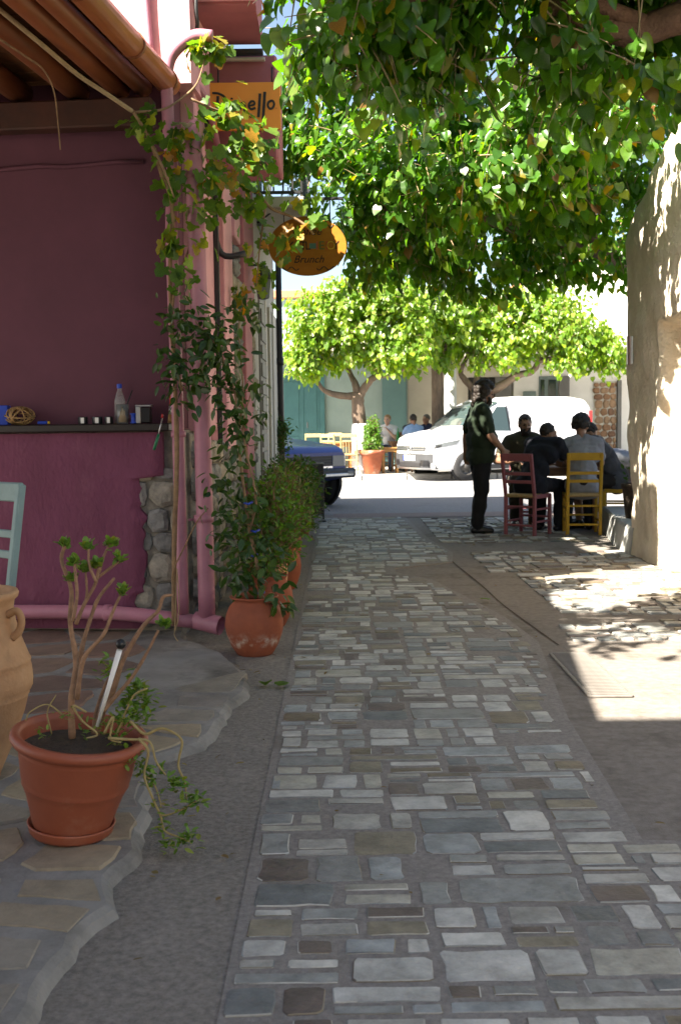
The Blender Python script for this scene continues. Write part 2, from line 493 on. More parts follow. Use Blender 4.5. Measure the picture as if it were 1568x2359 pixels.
def band_mat(name, base, crust, z0, z1):
    """terracotta with a ragged lime crust round the belly"""
    m = base.copy(); m.name = name
    nd = m.node_tree.nodes; ln = m.node_tree.links; bs = nd['Principled BSDF']
    src = bs.inputs['Base Color'].links[0].from_socket
    tc = nd.new('ShaderNodeTexCoord'); sx = nd.new('ShaderNodeSeparateXYZ'); ln.new(tc.outputs['Object'], sx.inputs[0])
    n1 = nd.new('ShaderNodeTexNoise'); n1.inputs['Scale'].default_value = 14; n1.inputs['Detail'].default_value = 6; ln.new(tc.outputs['Object'], n1.inputs['Vector'])
    ad = nd.new('ShaderNodeMath'); ad.operation = 'MULTIPLY_ADD'; ad.inputs[1].default_value = .10; ln.new(n1.outputs[0], ad.inputs[0]); ln.new(sx.outputs[2], ad.inputs[2])
    mr = nd.new('ShaderNodeMapRange'); mr.inputs[1].default_value = z0; mr.inputs[2].default_value = z1; ln.new(ad.outputs[0], mr.inputs[0])
    rp_ = ramp(nd, [(0, 0, 0), (.75, .75, .75), (.25, .25, .25), (0, 0, 0)], [.1, .45, .62, .95]); ln.new(mr.outputs[0], rp_.inputs[0])
    n2 = nd.new('ShaderNodeTexNoise'); n2.inputs['Scale'].default_value = 30; n2.inputs['Detail'].default_value = 6; ln.new(tc.outputs['Object'], n2.inputs['Vector'])
    r2 = ramp(nd, [(0, 0, 0), (1, 1, 1)], [.42, .62]); ln.new(n2.outputs[0], r2.inputs[0])
    ml = nd.new('ShaderNodeMath'); ml.operation = 'MULTIPLY'; ln.new(rp_.outputs[0], ml.inputs[0]); ln.new(r2.outputs[0], ml.inputs[1])
    mx = nd.new('ShaderNodeMix'); mx.data_type = 'RGBA'; ln.new(ml.outputs[0], mx.inputs[0]); ln.new(src, mx.inputs[6]); mx.inputs[7].default_value = (*crust, 1)
    ln.new(mx.outputs[2], bs.inputs['Base Color'])
    return m
T['terracotta_crust'] = band_mat('lime crusted terracotta', T['terracotta'], (.55, .47, .38), .10, .20)
T['clay_pale'] = mat('pale ochre clay', (.52, .31, .16), (.40, .21, .10), 7, .8, .6, 70, stain=(.30, .17, .09), stain_scale=5, stain_lo=.56)
T['plastic_pot'] = mat('matt terracotta plastic', (.30, .082, .042), (.25, .066, .034), 3, .5, .12, 80, stain=(.34, .14, .09), stain_scale=5, stain_lo=.56)
T['soil'] = mat('dry soil', (.07, .05, .035), (.035, .026, .02), 30, .95, 1.0, 70, bdist=.01)
T['stem'] = mat('brown woody stem', (.33, .19, .11), (.19, .105, .06), 40, .75, .5, 80)
T['stem_pale'] = mat('pale trailing stem', (.36, .29, .13), (.26, .19, .07), 25, .7, .4, 80)
T['white_plastic'] = mat('white plastic', (.75, .75, .72), (.68, .68, .66), 5, .4, spec=.5)
T['black_plastic'] = mat('black plastic', (.012, .012, .014), (.009, .009, .01), 5, .35)
T['blue_plastic'] = mat('blue plastic', (.02, .06, .42), (.015, .05, .34), 5, .35)
T['red_plastic'] = mat('red plastic', (.45, .02, .02), (.36, .016, .016), 5, .35)
T['green_plastic'] = mat('green plastic', (.01, .16, .07), (.008, .13, .055), 5, .35)
T['silver'] = mat('brushed metal', (.55, .56, .58), (.48, .49, .5), 20, .32, metal=1.0)
T['dull_steel'] = mat('dull steel', (.22, .225, .24), (.16, .165, .175), 20, .5, .2, 60, metal=.7)
T['grate_iron'] = mat('rusty grate iron', (.24, .22, .20), (.16, .145, .13), 20, .6, .3, 60, metal=.4)
T['clear'] = clear_mat('clear plastic')
T['amber'] = mat('amber drink', (.45, .24, .05), (.38, .19, .03), 8, .2)
T['wicker'] = mat('wicker', (.36, .22, .09), (.24, .14, .055), 30, .7, .6, 90)
T['label_white'] = mat('white paper', (.75, .74, .70), (.68, .67, .63), 8, .8)
T['chair_teal'] = mat('pale teal chair paint', (.20, .30, .30), (.15, .23, .235), 8, .6, .3, 60)
T['chair_pink'] = mat('dusty rose chair paint', (.27, .085, .10), (.21, .066, .08), 8, .6, .3, 60)
T['chair_yellow'] = mat('mustard chair paint', (.48, .27, .012), (.38, .21, .01), 8, .55, .3, 60)
T['chair_pale'] = mat('straw yellow chair paint', (.34, .28, .13), (.27, .22, .10), 8, .6, .3, 60)
T['rush'] = mat('woven rush', (.42, .29, .13), (.28, .18, .075), 40, .85, .8, 90)
T['table_wood'] = mat('brown table wood', (.26, .13, .055), (.17, .08, .035), 9, .5, .3, 50, stretch=(1, .15, 1))
T['sign_orange'] = mat('orange sign face', (.80, .29, .035), (.76, .27, .03), 2, .5)
T['sign_amber'] = mat('painted amber wood', (.43, .165, .008), (.35, .125, .006), 3, .6, .3, 40, stretch=(1, 1, 4))
T['ink'] = mat('black paint', (.012, .010, .009), (.01, .008, .008), 8, .5)
T['ink_pink'] = mat('pink paint', (.50, .11, .09), (.42, .10, .08), 8, .6)
T['ink_teal'] = mat('teal paint', (.10, .22, .17), (.09, .18, .15), 8, .6)
T['ink_green'] = mat('green paint', (.10, .16, .04), (.08, .13, .03), 8, .6)
T['ink_red'] = mat('red paint', (.45, .05, .04), (.38, .05, .03), 8, .6)
T['ink_yellow'] = mat('yellow paint', (.66, .42, .03), (.60, .38, .03), 8, .6)
T['chalkboard'] = mat('dark slate board', (.035, .038, .045), (.025, .028, .033), 6, .55)
T['van_white'] = mat('white car paint', (.80, .81, .83), (.79, .80, .82), 2, .25, coat=.6, spec=.5)
T['car_blue'] = mat('dark blue car paint', (.014, .04, .24), (.012, .034, .20), 2, .35, coat=.35, spec=.4)
T['bumper_grey'] = mat('grey bumper plastic', (.05, .052, .057), (.04, .042, .046), 10, .55)
T['tyre'] = mat('tyre rubber', (.022, .022, .024), (.016, .016, .017), 20, .85, .4, 90)
T['rim_grey'] = mat('grey steel rim', (.10, .095, .09), (.07, .065, .06), 10, .5, metal=.6)
T['lamp_glass'] = glass_mat('headlamp lens', (.14, .16, .17), .08)
T['car_glass'] = glass_mat('car window glass', (.035, .055, .055), .04)
T['chrome'] = mat('chrome', (.75, .76, .78), (.70, .71, .73), 6, .15, metal=1.0)
SKIN = {k: mat('skin ' + k, c, tuple(q * .85 for q in c), 14, .55, .1, 120) for k, c in
        dict(fair=(.46, .27, .19), tan=(.30, .16, .10), olive=(.24, .125, .075)).items()}
T['hair_dark'] = mat('dark hair', (.022, .015, .011), (.012, .009, .007), 40, .6, .8, 120, stretch=(1, 1, .3))
T['hair_fair'] = mat('fair hair', (.26, .15, .065), (.17, .095, .04), 40, .6, .8, 120, stretch=(1, 1, .3))
T['hair_grey'] = mat('greying hair', (.12, .11, .10), (.06, .055, .05), 40, .6, .8, 120)
def cloth(name, c): return mat(name, c, tuple(q * .8 for q in c), 9, .9, .5, 70)

# ---------------------------------------------------------------- ground, lane, road
def sheet(name, poly, z, m, kind='structure', depth=.0):
    b = MB()
    n = len(poly)
    if depth: b.prism(poly, z - depth, z)
    else: b.add([(p[0], p[1], z) for p in poly], [tuple(range(n))])
    o = b.build(name, m)
    o['kind'] = kind
    return o

def grid_sheet(name, x0, x1, y0, y1, z, m, step, amp):
    nx = int((x1 - x0) / step) + 1; ny = int((y1 - y0) / step) + 1
    vs_ = [(x0 + (x1 - x0) * i / nx, y0 + (y1 - y0) * j / ny, z + amp * noise.fractal((x0 + (x1 - x0) * i / nx, (y0 + (y1 - y0) * j / ny), 3.1), 1, 2, 3)) for j in range(ny + 1) for i in range(nx + 1)]
    fs = [(j * (nx + 1) + i, j * (nx + 1) + i + 1, (j + 1) * (nx + 1) + i + 1, (j + 1) * (nx + 1) + i) for j in range(ny) for i in range(nx)]
    b = MB(); b.add(vs_, fs, True)
    o = b.build(name, m); o['kind'] = 'structure'
    return o

sheet('ground', [(-150, -120), (150, -120), (150, 200), (-150, 200)], -.03, T['ground'])
lane = sheet('lane', [(-1.6, -6), (3.8, -6), (3.8, 15.0), (-1.6, 15.0)], 0.0, T['lane'])
sheet('lane_gutter', [(-.9, -2), (-.2795, -2), (-.2795, 14.3), (-.9, 14.3)], .004, T['lane_grey'], depth=.008)
road = sheet('road', [(-60, 14.9), (70, 14.9), (70, 23.75), (-60, 23.75)], .004, T['asphalt'])
sheet('red_road_strip', [(-.1, 14.35), (3.9, 14.35), (4.2, 15.05), (-.1, 15.05)], .008, T['red_strip'])
pave = sheet('pavement', [(-40, 23.9), (50, 23.9), (50, 30), (-40, 30)], .12, T['kerb'], depth=.15)

# kerb stones of the far pavement
kerb = thing('kerb', 'pale concrete kerb along the far side of the road', 'kerb', (0, 23.82, 0))
rnd = random.Random(3)
kb = MB(); kb.box((0, 0, .03), (.985, .16, .20), bev=.02)
kme = kb.mesh('kerb_stone', T['kerb'])
for i in range(-14, 22):
    k = link('kerb_stone', kme, kerb, (i * 1.0, rnd.uniform(-.006, .006), rnd.uniform(-.004, .004)))

# --- the paved strip: courses of stone set in pebbly concrete
def strip_right(y):
    pts = [(0, 1.75), (3.06, 1.75), (3.14, .89), (4.5, .95), (6.1, 1.12), (6.8, 1.06), (7.6, .92), (8.6, .70), (9.0, .42), (9.35, .42), (9.7, 1.0), (10.4, 1.08), (11.6, .95), (14.4, .85), (16, .8)]
    for (a, b), (c, d) in zip(pts, pts[1:]):
        if a <= y <= c: return b + (d - b) * (y - a) / (c - a)
    return .8

def strip_left(y): return -.268 + .012 * math.sin(y * 5.1)

paving = sheet('stone_paving', [(-.28, .6), (1.75, .6), (1.75, 3.06), (.91, 3.16), (.97, 4.5), (1.14, 6.1), (1.07, 6.9), (.94, 7.6), (.74, 8.6), (.47, 9.05), (.47, 9.3), (1.02, 9.7), (1.1, 10.4), (.97, 11.6), (.88, 14.3), (-.28, 14.3)], .008, T['mortar'], depth=.012)

cells = []
def carve(x0, x1, y0, y1, r, out):
    w, h = x1 - x0, y1 - y0
    hm = r.uniform(.13, .27); wm = r.uniform(.14, .40)
    if w > 1.0 and r.random() < .75 or (w > wm and w > h * r.uniform(1.3, 2.6)):
        t = x0 + w * r.uniform(.32, .68)
        carve(x0, t, y0, y1, r, out); carve(t, x1, y0, y1, r, out)
    elif h > hm:
        t = y0 + h * r.uniform(.3, .7)
        carve(x0, x1, y0, t, r, out); carve(x0, x1, t, y1, r, out)
    elif w > wm and w > .16:
        t = x0 + w * r.uniform(.3, .7)
        carve(x0, t, y0, y1, r, out); carve(t, x1, y0, y1, r, out)
    elif h > .10 and w > h * 1.2 and r.random() < .36:
        t = y0 + h * r.uniform(.35, .65)
        carve(x0, x1, y0, t, r, out); carve(x0, x1, t, y1, r, out)
    else:
        out.append((x0, x1, y0, y1))

rp = random.Random(19)
y = 1.4
while y < 14.3:
    hh = rp.uniform(.5, .95)
    carve(-.275, 1.75 if y < 2.95 else 1.14, y, y + hh, rp, cells)
    y += hh
stones = []
for x0, x1, y0, y1 in cells:
    yc = (y0 + y1) / 2
    xr = strip_right(yc) - rp.uniform(0, .05)
    x1 = min(x1, xr)
    if x0 < -.2: x0 = strip_left(yc)
    if x1 - x0 < .045: continue
    g = rp.uniform(.014, .038)
    if rp.random() < .05: continue
    stones.append((x0 + g * .5, x1 - g * .5, y0 + g * .42, y1 - g * .42))
# the second patch of paving towards the right-hand wall, and the stretch under the tables
cells2 = []
for (xa, xb, ya, yb) in ((1.34, 2.75, 6.12, 6.75), (1.45, 2.85, 6.95, 8.9), (1.25, 2.75, 9.0, 10.4), (1.05, 2.7, 11.2, 14.2)):
    carve(xa, xb, ya, yb, rp, cells2)
for x0, x1, y0, y1 in cells2:
    if rp.random() < .16: continue
    g = rp.uniform(.018, .045)
    stones.append((x0 + g * .5, x1 - g * .5, y0 + g * .45, y1 - g * .45))

def stone_shape(x0, x1, y0, y1, r, z0=.002, z1=.016, b=None, cx=0, cy=0):
    w, h = x1 - x0, y1 - y0
    q = min(w, h)
    c = q * r.uniform(.05, .15)
    j = lambda: r.uniform(-.035, .035) * min(q, .14)
    sk = r.uniform(-.05, .05) * q
    c *= .8
    corner = [(x0 + c, y0), (x1 - c, y0), (x1, y0 + c), (x1, y1 - c), (x1 - c, y1), (x0 + c, y1), (x0, y1 - c), (x0, y0 + c)]
    base = []
    for (ax, ay), (bx, by) in zip(corner, corner[1:] + corner[:1]):
        L_ = math.hypot(bx - ax, by - ay); kk = max(1, min(5, int(L_ / .045)))
        for i_ in range(kk): base.append((ax + (bx - ax) * i_ / kk, ay + (by - ay) * i_ / kk))
    out = [(px + j() + sk * ((py - y0) / h - .5) - cx, py + j() - cy) for px, py in base]
    mx = sum(p[0] for p in out) / len(out); my = sum(p[1] for p in out) / len(out)
    b = min(.0032, q * .08)
    def inset(p, d):
        dx, dy = mx - p[0], my - p[1]; l = math.hypot(dx, dy) or 1
        return (p[0] + dx / l * d, p[1] + dy / l * d)
    n = len(out)
    tx, ty = r.uniform(-.012, .012), r.uniform(-.012, .012)
    vs_ = [(p[0], p[1], z0) for p in out]
    vs_ += [(*inset(p, b * .25), z1 - b * .55) for p in out]
    vs_ += [(*inset(p, b * 1.3), z1 + tx * (p[0] - mx) + ty * (p[1] - my)) for p in out]
    fs = []
    for lv in range(2):
        for k in range(n):
            a = lv * n + k; d = lv * n + (k + 1) % n
            fs.append((a, d, d + n, a + n))
    fs.append(tuple(range(2 * n, 3 * n)))
    return vs_, fs

stones.sort(key=lambda s: -((s[1] - s[0]) * (s[3] - s[2]) / ((s[2] + s[3]) / 2) ** 3) if (s[2] + s[3]) / 2 > 2.1 else 1)
rs = random.Random(5)
rest = MB()
for i, s_ in enumerate(stones):
    zt = .008 + rs.uniform(.0015, .0045)
    if i < 300:
        cx, cy = (s_[0] + s_[1]) / 2, (s_[2] + s_[3]) / 2
        b = MB(); b.add(*stone_shape(*s_, rs, .0, zt, cx=cx, cy=cy), True)
        o = b.build('stone', T['paver'], paving, (cx, cy, 0))
        try: o.data.set_sharp_from_angle(angle=R(25))
        except Exception: pass
    else:
        rest.add(*stone_shape(*s_, rs, .0, zt), False)
o = rest.build('far_stones', T['paver'], paving); o['kind'] = 'stuff'

# --- the joint across the lane, and the iron drain grate
jb = MB()
jp = [at(1290, 1494, 1) for _ in range(1)]
pts = [(1.24, 6.02), (1.2, 6.5), (1.13, 7.4), (1.1, 8.3), (1.04, 9.4), (.98, 10.6)]
L = []; Rr = []
for i, (x, y) in enumerate(spline([(p[0], p[1], 0) for p in pts], 5)[0:0] or [(p.x, p.y) for p in spline([(p[0], p[1], 0) for p in pts], 5)]):
    w = .005 + .003 * noise.noise((x * 9, y * 9, 0))
    L.append((x - w, y, .005)); Rr.append((x + w, y, .005))
n = len(L)
jb.add(L + Rr, [(i, n + i, n + i + 1, i + 1) for i in range(n - 1)])
jo = jb.build('lane_joint', T['soil'], lane)

grate = thing('drain_grate', 'long narrow iron drain grate set in the lane, half in sun', 'grate', (1.245, 5.32, .002))
gb = MB()
for sx in (-1, 1): gb.box((sx * .098, 0, .005), (.018, .92, .012), bev=.003)
for sy in (-1, 1): gb.box((0, sy * .46, .0055), (.2, .018, .012), bev=.003)
gb.build('frame', T['grate_iron'], grate)
gb = MB(); gb.add([(-.09, -.445, .001), (.09, -.445, .001), (.09, .445, .001), (-.09, .445, .001)], [(0, 1, 2, 3)])
gb.build('pit_shade', T['black_plastic'], grate)  # flat black sheet stands in for the darkness down the drain
sb = MB(); sb.box((0, 0, .006), (.18, .010, .011), bev=.002)
sme = sb.mesh('slat', T['grate_iron'])
for i in range(31): link('slat', sme, grate, (0, -.43 + i * .0287, 0))

# --- the raised porch of irregular flagstones
PORCH = [(-.80, 1.2), (-.71, 2.09), (-.68, 2.54), (-.61, 2.69), (-.67, 2.88), (-.62, 3.07), (-.66, 3.4), (-.72, 3.96), (-.56, 4.13), (-.47, 5.1), (-.56, 5.5), (-.68, 5.8), (-.95, 6.2), (-1.0, 6.7), (-4.6, 6.9), (-4.6, 1.0)]
def inside(p, poly):
    c = False
    for (x1, y1), (x2, y2) in zip(poly, poly[1:] + poly[:1]):
        if (y1 > p[1]) != (y2 > p[1]) and p[0] < (x2 - x1) * (p[1] - y1) / (y2 - y1) + x1: c = not c
    return c
PZ = .038
pb = MB()
dense = []
for (a, b) in zip(PORCH, PORCH[1:] + PORCH[:1]):
    L_ = math.hypot(b[0] - a[0], b[1] - a[1]); k = max(1, int(L_ / .06)) if max(a[0], b[0]) > -1.05 else 1
    for i in range(k):
        t = i / k
        x = a[0] + (b[0] - a[0]) * t; y = a[1] + (b[1] - a[1]) * t
        dense.append((x + .03 * noise.noise((x * 9, y * 9, 1)) + .012 * noise.noise((x * 31, y * 31, 1)), y + .02 * noise.noise((x * 9, y * 9, 7))))
n = len(dense)
vs_ = [(p[0] + .03, p[1] - .01, -.01) for p in dense] + [(p[0] + .008, p[1] - .003, PZ * .7) for p in dense] + [(p[0] - .012, p[1] + .004, PZ) for p in dense]
fs = [(k, (k + 1) % n, (k + 1) % n + n, k + n) for k in range(n)] + [(k + n, (k + 1) % n + n, (k + 1) % n + 2 * n, k + 2 * n) for k in range(n)] + [tuple(range(2 * n, 3 * n))]
pb.add(vs_, fs, False)
porch = pb.build('porch', T['porch_mortar'])
porch['kind'] = 'structure'
rf = random.Random(21)
sites = []
for (a, b) in zip(PORCH[:9], PORCH[1:10]):
    dx, dy = b[0] - a[0], b[1] - a[1]; L_ = math.hypot(dx, dy)
    nx, ny = dy / L_, -dx / L_          # outward (right of travel)
    k = max(1, round(L_ / .24))
    for i in range(k):
        t = (i + .5) / k
        x, y = a[0] + dx * t, a[1] + dy * t
        d = .12 + rf.uniform(-.02, .03)
        sites.append((x - nx * d, y - ny * d, True)); sites.append((x + nx * d, y + ny * d, False))
tries = 0
while tries < 6000 and len(sites) < 150:
    tries += 1
    p = (rf.uniform(-3.2, -.6), rf.uniform(1.4, 6.5))
    if not inside(p, PORCH): continue
    if all(math.hypot(p[0] - q[0], p[1] - q[1]) > (.27 if p[1] < 4 else .33) for q in sites): sites.append((*p, True))
def clip(poly, px, py, nx, ny):
    out = []
    for i in range(len(poly)):
        a, b = poly[i], poly[(i + 1) % len(poly)]
        da = (a[0] - px) * nx + (a[1] - py) * ny; db = (b[0] - px) * nx + (b[1] - py) * ny
        if da <= 0: out.append(a)
        if da * db < 0:
            t = da / (da - db); out.append((a[0] + (b[0] - a[0]) * t, a[1] + (b[1] - a[1]) * t))
    return out
for i, (sx, sy, keep) in enumerate(sites):
    if not keep: continue
    if sy > 4.25 and sx > -1.15 and not (sx > -.80): continue      # smooth cement there
    poly = [(sx - .5, sy - .5), (sx + .5, sy - .5), (sx + .5, sy + .5), (sx - .5, sy + .5)]
    gap = rf.uniform(.014, .04)
    for j, (ox, oy, _) in enumerate(sites):
        if i == j: continue
        dx, dy = ox - sx, oy - sy; d = math.hypot(dx, dy)
        if d > 1.4: continue
        poly = clip(poly, (sx + ox) / 2 - dx / d * gap, (sy + oy) / 2 - dy / d * gap, dx / d, dy / d)
        if len(poly) < 3: break
    if len(poly) < 3: continue
    pts = []
    for a, b in zip(poly, poly[1:] + poly[:1]):
        L_ = math.hypot(b[0] - a[0], b[1] - a[1]); k = max(1, int(L_ / .07))
        for q in range(k):
            t = q / k + (.06 if q == 0 and k > 1 else 0)
            pts.append((a[0] + (b[0] - a[0]) * t + rf.uniform(-.008, .008), a[1] + (b[1] - a[1]) * t + rf.uniform(-.008, .008)))
    mx = sum(p[0] for p in pts) / len(pts); my = sum(p[1] for p in pts) / len(pts)
    zt = PZ + rf.uniform(.002, .008)
    n = len(pts)
    ins = lambda p, k: (mx + (p[0] - mx) * k, my + (p[1] - my) * k)
    tx, ty = rf.uniform(-.02, .02), rf.uniform(-.02, .02)
    vs_ = [(p[0] - mx, p[1] - my, PZ - .03) for p in pts] + [(ins(p, .985)[0] - mx, ins(p, .985)[1] - my, zt - .006) for p in pts] + [(ins(p, .95)[0] - mx, ins(p, .95)[1] - my, zt + tx * (p[0] - mx) + ty * (p[1] - my)) for p in pts]
    fs = [(l * n + k, l * n + (k + 1) % n, (l + 1) * n + (k + 1) % n, (l + 1) * n + k) for l in (0, 1) for k in range(n)] + [tuple(range(2 * n, 3 * n))]
    b = MB(); b.add(vs_, fs, False)
    b.build('flagstone', T['flag_red'] if sy > 4.3 and sx < -1.1 else T['flag'], porch, (mx, my, 0))

# ---------------------------------------------------------------- stones laid on a face
def dome_stone(w, h, t, r, n=9):
    """one rubble stone lying in x-z, bulging towards -y"""
    out = []
    ph = r.uniform(0, 6.28)
    for k in range(n):
        a = 2 * math.pi * k / n + r.uniform(-.2, .2)
        rr = (abs(math.cos(a)) ** 4 + abs(math.sin(a)) ** 4) ** -.25 * r.uniform(.92, 1.06)
        out.append((math.cos(a) * rr * w / 2, math.sin(a) * rr * h / 2))
    vs_ = [(p[0], .01, p[1]) for p in out] + [(p[0] * .93, -t * .6, p[1] * .93) for p in out] + [(p[0] * .62 + r.uniform(-.1, .1) * w * .2, -t * r.uniform(.85, 1.15), p[1] * .62) for p in out] + [(0, -t * r.uniform(.8, 1.15), 0)]
    fs = [(l * n + k, l * n + (k + 1) % n, (l + 1) * n + (k + 1) % n, (l + 1) * n + k) for l in (0, 1) for k in range(n)]
    fs += [(2 * n + k, 2 * n + (k + 1) % n, 3 * n) for k in range(n)]
    return vs_, fs

def rubble(parent, M_, w, h, r, m, size=(.1, .2), rows=(.08, .15), t=.035, name='stone'):
    """rows of rubble stones over a w x h face; M_ takes local x (along), z (up), -y (out) into the parent"""
    z = 0
    while z < h - .03:
        rh = min(r.uniform(*rows), h - z)
        x = r.uniform(-.08, 0)
        while x < w:
            rw = r.uniform(*size)
            if x + rw > w + .03: rw = w - x + .01
            if rw > .035:
                b = MB(); b.add(*dome_stone(rw * 1.0, rh * 1.0, t * r.uniform(.6, 1.2), r), False)
                Q = M_ @ Matrix.Translation((x + rw / 2, 0, z + rh / 2 + r.uniform(-.01, .01))) @ Matrix.Rotation(r.uniform(-.12, .12), 4, 'Y')
                b.xf(Q)
                b.build(name, m, parent)
            x += rw
        z += rh

# ---------------------------------------------------------------- the pink house on the left
HF = Matrix.Translation((-1.0, 6.40, 0)) @ Matrix.Rotation(R(-5), 4, 'Z')     # its terrace wall: x left is negative, y goes into the house
house = thing('pink_house', 'pink stucco house at the left with stone showing at its corner', 'house', (0, 0, 0))
rh = random.Random(8)
b = MB(); b.box((-2.1, .31, .625), (4.24, .56, 1.27)); b.xf(HF); b.build('wall_core', T['rubble_mortar'], house)
# lower plaster, broken away along the corner
def plaster_edge(z):
    e = -.19 + .045 * noise.noise((z * 5.5, 1.3, 0)) + .03 * noise.noise((z * 17, 4, 2))
    if z < .28: e -= .05
    if z > .98: e = -.06 + (1.0 - min(z, 1.03)) * 2.4 * .0
    return e
b = MB(); nz = 64; nx = 70
vs_ = []
for j in range(nz + 1):
    z = .06 + 1.19 * j / nz
    e = plaster_edge(z)
    for i in range(nx + 1):
        t = i / nx
        x = -3.2 + (e + 3.2) * t ** .8
        d = -.008 - .022 * min(1, (e - x) / .04) + .006 * noise.fractal((x * 9, z * 4, 0), 1, 2, 3)
        vs_.append((x, d, z))
fs = [(j * (nx + 1) + i, j * (nx + 1) + i + 1, (j + 1) * (nx + 1) + i + 1, (j + 1) * (nx + 1) + i) for j in range(nz) for i in range(nx)]
b.add(vs_, fs, True)
for j in range(nz):
    a = j * (nx + 1) + nx; c = (j + 1) * (nx + 1) + nx
    b.add([vs_[a], (vs_[a][0], .03, vs_[a][2]), (vs_[c][0], .03, vs_[c][2]), vs_[c]], [(0, 1, 2, 3)])
b.xf(HF); b.build('lower_wall', T['pink_low'], house)
rubble(house, HF @ Matrix.Translation((-.27, .03, .05)), .27, .98, rh, T['rubble'], (.12, .22), (.11, .2), .034)
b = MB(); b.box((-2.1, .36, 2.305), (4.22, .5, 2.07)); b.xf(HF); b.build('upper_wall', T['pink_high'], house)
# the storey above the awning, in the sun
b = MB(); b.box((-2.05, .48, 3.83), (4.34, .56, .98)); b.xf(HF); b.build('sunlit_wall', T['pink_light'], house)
# facade along the lane: bands of dark and pale stucco with rubble between
FX = -.87
def band(name, y0, y1, z0, z1, m, x=FX, t=.3):
    b_ = MB(); b_.box((x - t / 2, (y0 + y1) / 2, (z0 + z1) / 2), (t, y1 - y0, z1 - z0), bev=.008)
    return b_.build(name, m, house)
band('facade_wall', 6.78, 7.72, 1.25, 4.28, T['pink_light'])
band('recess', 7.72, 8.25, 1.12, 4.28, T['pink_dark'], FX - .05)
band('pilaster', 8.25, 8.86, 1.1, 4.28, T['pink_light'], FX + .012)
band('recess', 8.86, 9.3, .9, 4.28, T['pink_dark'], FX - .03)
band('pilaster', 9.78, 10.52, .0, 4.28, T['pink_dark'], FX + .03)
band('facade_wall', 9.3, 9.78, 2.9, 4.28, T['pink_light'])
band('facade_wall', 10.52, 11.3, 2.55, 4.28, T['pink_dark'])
band('base_core', 6.66, 9.29, 0, 1.24, T['rubble_mortar'], FX - .06)
band('base_core', 9.31, 9.77, 0, 2.9, T['rubble_mortar'], FX - .05)
band('base_core', 10.53, 11.29, 0, 2.55, T['rubble_mortar'], FX - .05)
MX = lambda y, z: Matrix.Translation((FX - .05, y, z)) @ Matrix.Rotation(R(90), 4, 'Z')
rubble(house, MX(6.68, 0), 2.6, 1.2, rh, T['rubble'], (.14, .30), (.12, .2), .05)
rubble(house, MX(9.32, 0), .44, 2.85, rh, T['rubble'], (.14, .24), (.12, .22), .06)
rubble(house, MX(10.54, 0), .74, 2.5, rh, T['rubble'], (.16, .28), (.12, .22), .06)
b = MB(); b.box((-3.1, 9.2, 4.2), (4.46, 4.3, .16)); b.build('roof', T['pink_light'], house)
# the upper storey leans out over the lane, with a boxed bay behind it
b = MB()
prof = [(6.70, 4.9), (6.70, 3.85), (6.715, 3.80), (6.76, 3.775), (6.95, 3.765), (7.28, 3.76), (7.28, 4.9)]
n = len(prof)
vs_ = [(x, p[0], p[1] + (.0 if x < -1 else .035)) for x in (-.99, -.475) for p in prof]
b.add(vs_, [tuple(range(n)), tuple(range(n, 2 * n))[::-1]] + [(k, k + n, (k + 1) % n + n, (k + 1) % n) for k in range(n)], False)
b.build('overhang', T['pink_dark'], house)  # deep pink puts the shade of the soffit into the colour
b = MB(); b.box((-.733, 6.692, 4.38), (.52, .02, 1.06), bev=.006); b.build('overhang_face', T['pink_light'], house)  # pale slab keeps the sunlit front lighter than the darkened body
b = MB(); b.box((-.80, 7.64, 3.40), (.83, .66, .68), bev=.015); b.build('bay', T['pink_dark'], house)
b = MB(); b.box((-.70, 7.25, 3.735), (.46, .05, .035), bev=.005); b.build('sign_rail', T['iron'], house)
b = MB(); b.box((-.68, 7.28, 3.70), (.44, .04, .02), bev=.004); b.build('trim_strip', T['grey_trim'], house)
b = MB(); b.box((FX + .02, 7.64, 2.6), (.035, .035, 2.9), bev=.004); b.build('iron_bar', T['iron'], house)
b = MB(); b.tube(bez((FX, 7.64, 2.75), (FX + .02, 7.64, 2.45), (FX + .05, 7.66, 2.45), (FX + .22, 7.68, 2.5), 8), .022, 8); b.build('iron_hook', T['iron'], house)
# thin painted cables on the terrace wall
b = MB(); b.tube([HF @ V(x, .10 + .008 * math.sin(x * 9), 2.84 + .035 * (x + 1.3) * .6 + .006 * math.sin(x * 13)) for x in [-3.2 + i * .16 for i in range(20)]], .014, 6)
b.build('cable', T['pink_high'], house)
b = MB()
b.tube([HF @ V(-1.44 + .004 * math.sin(i), .10, 2.80 - i * .08) for i in range(13)], .008, 6)
b.tube([HF @ V(-1.465 + .006 * math.sin(i * .8), .10, 2.80 - i * .08) for i in range(12)], .007, 6)
b.build('cable', T['pink_high'], house)

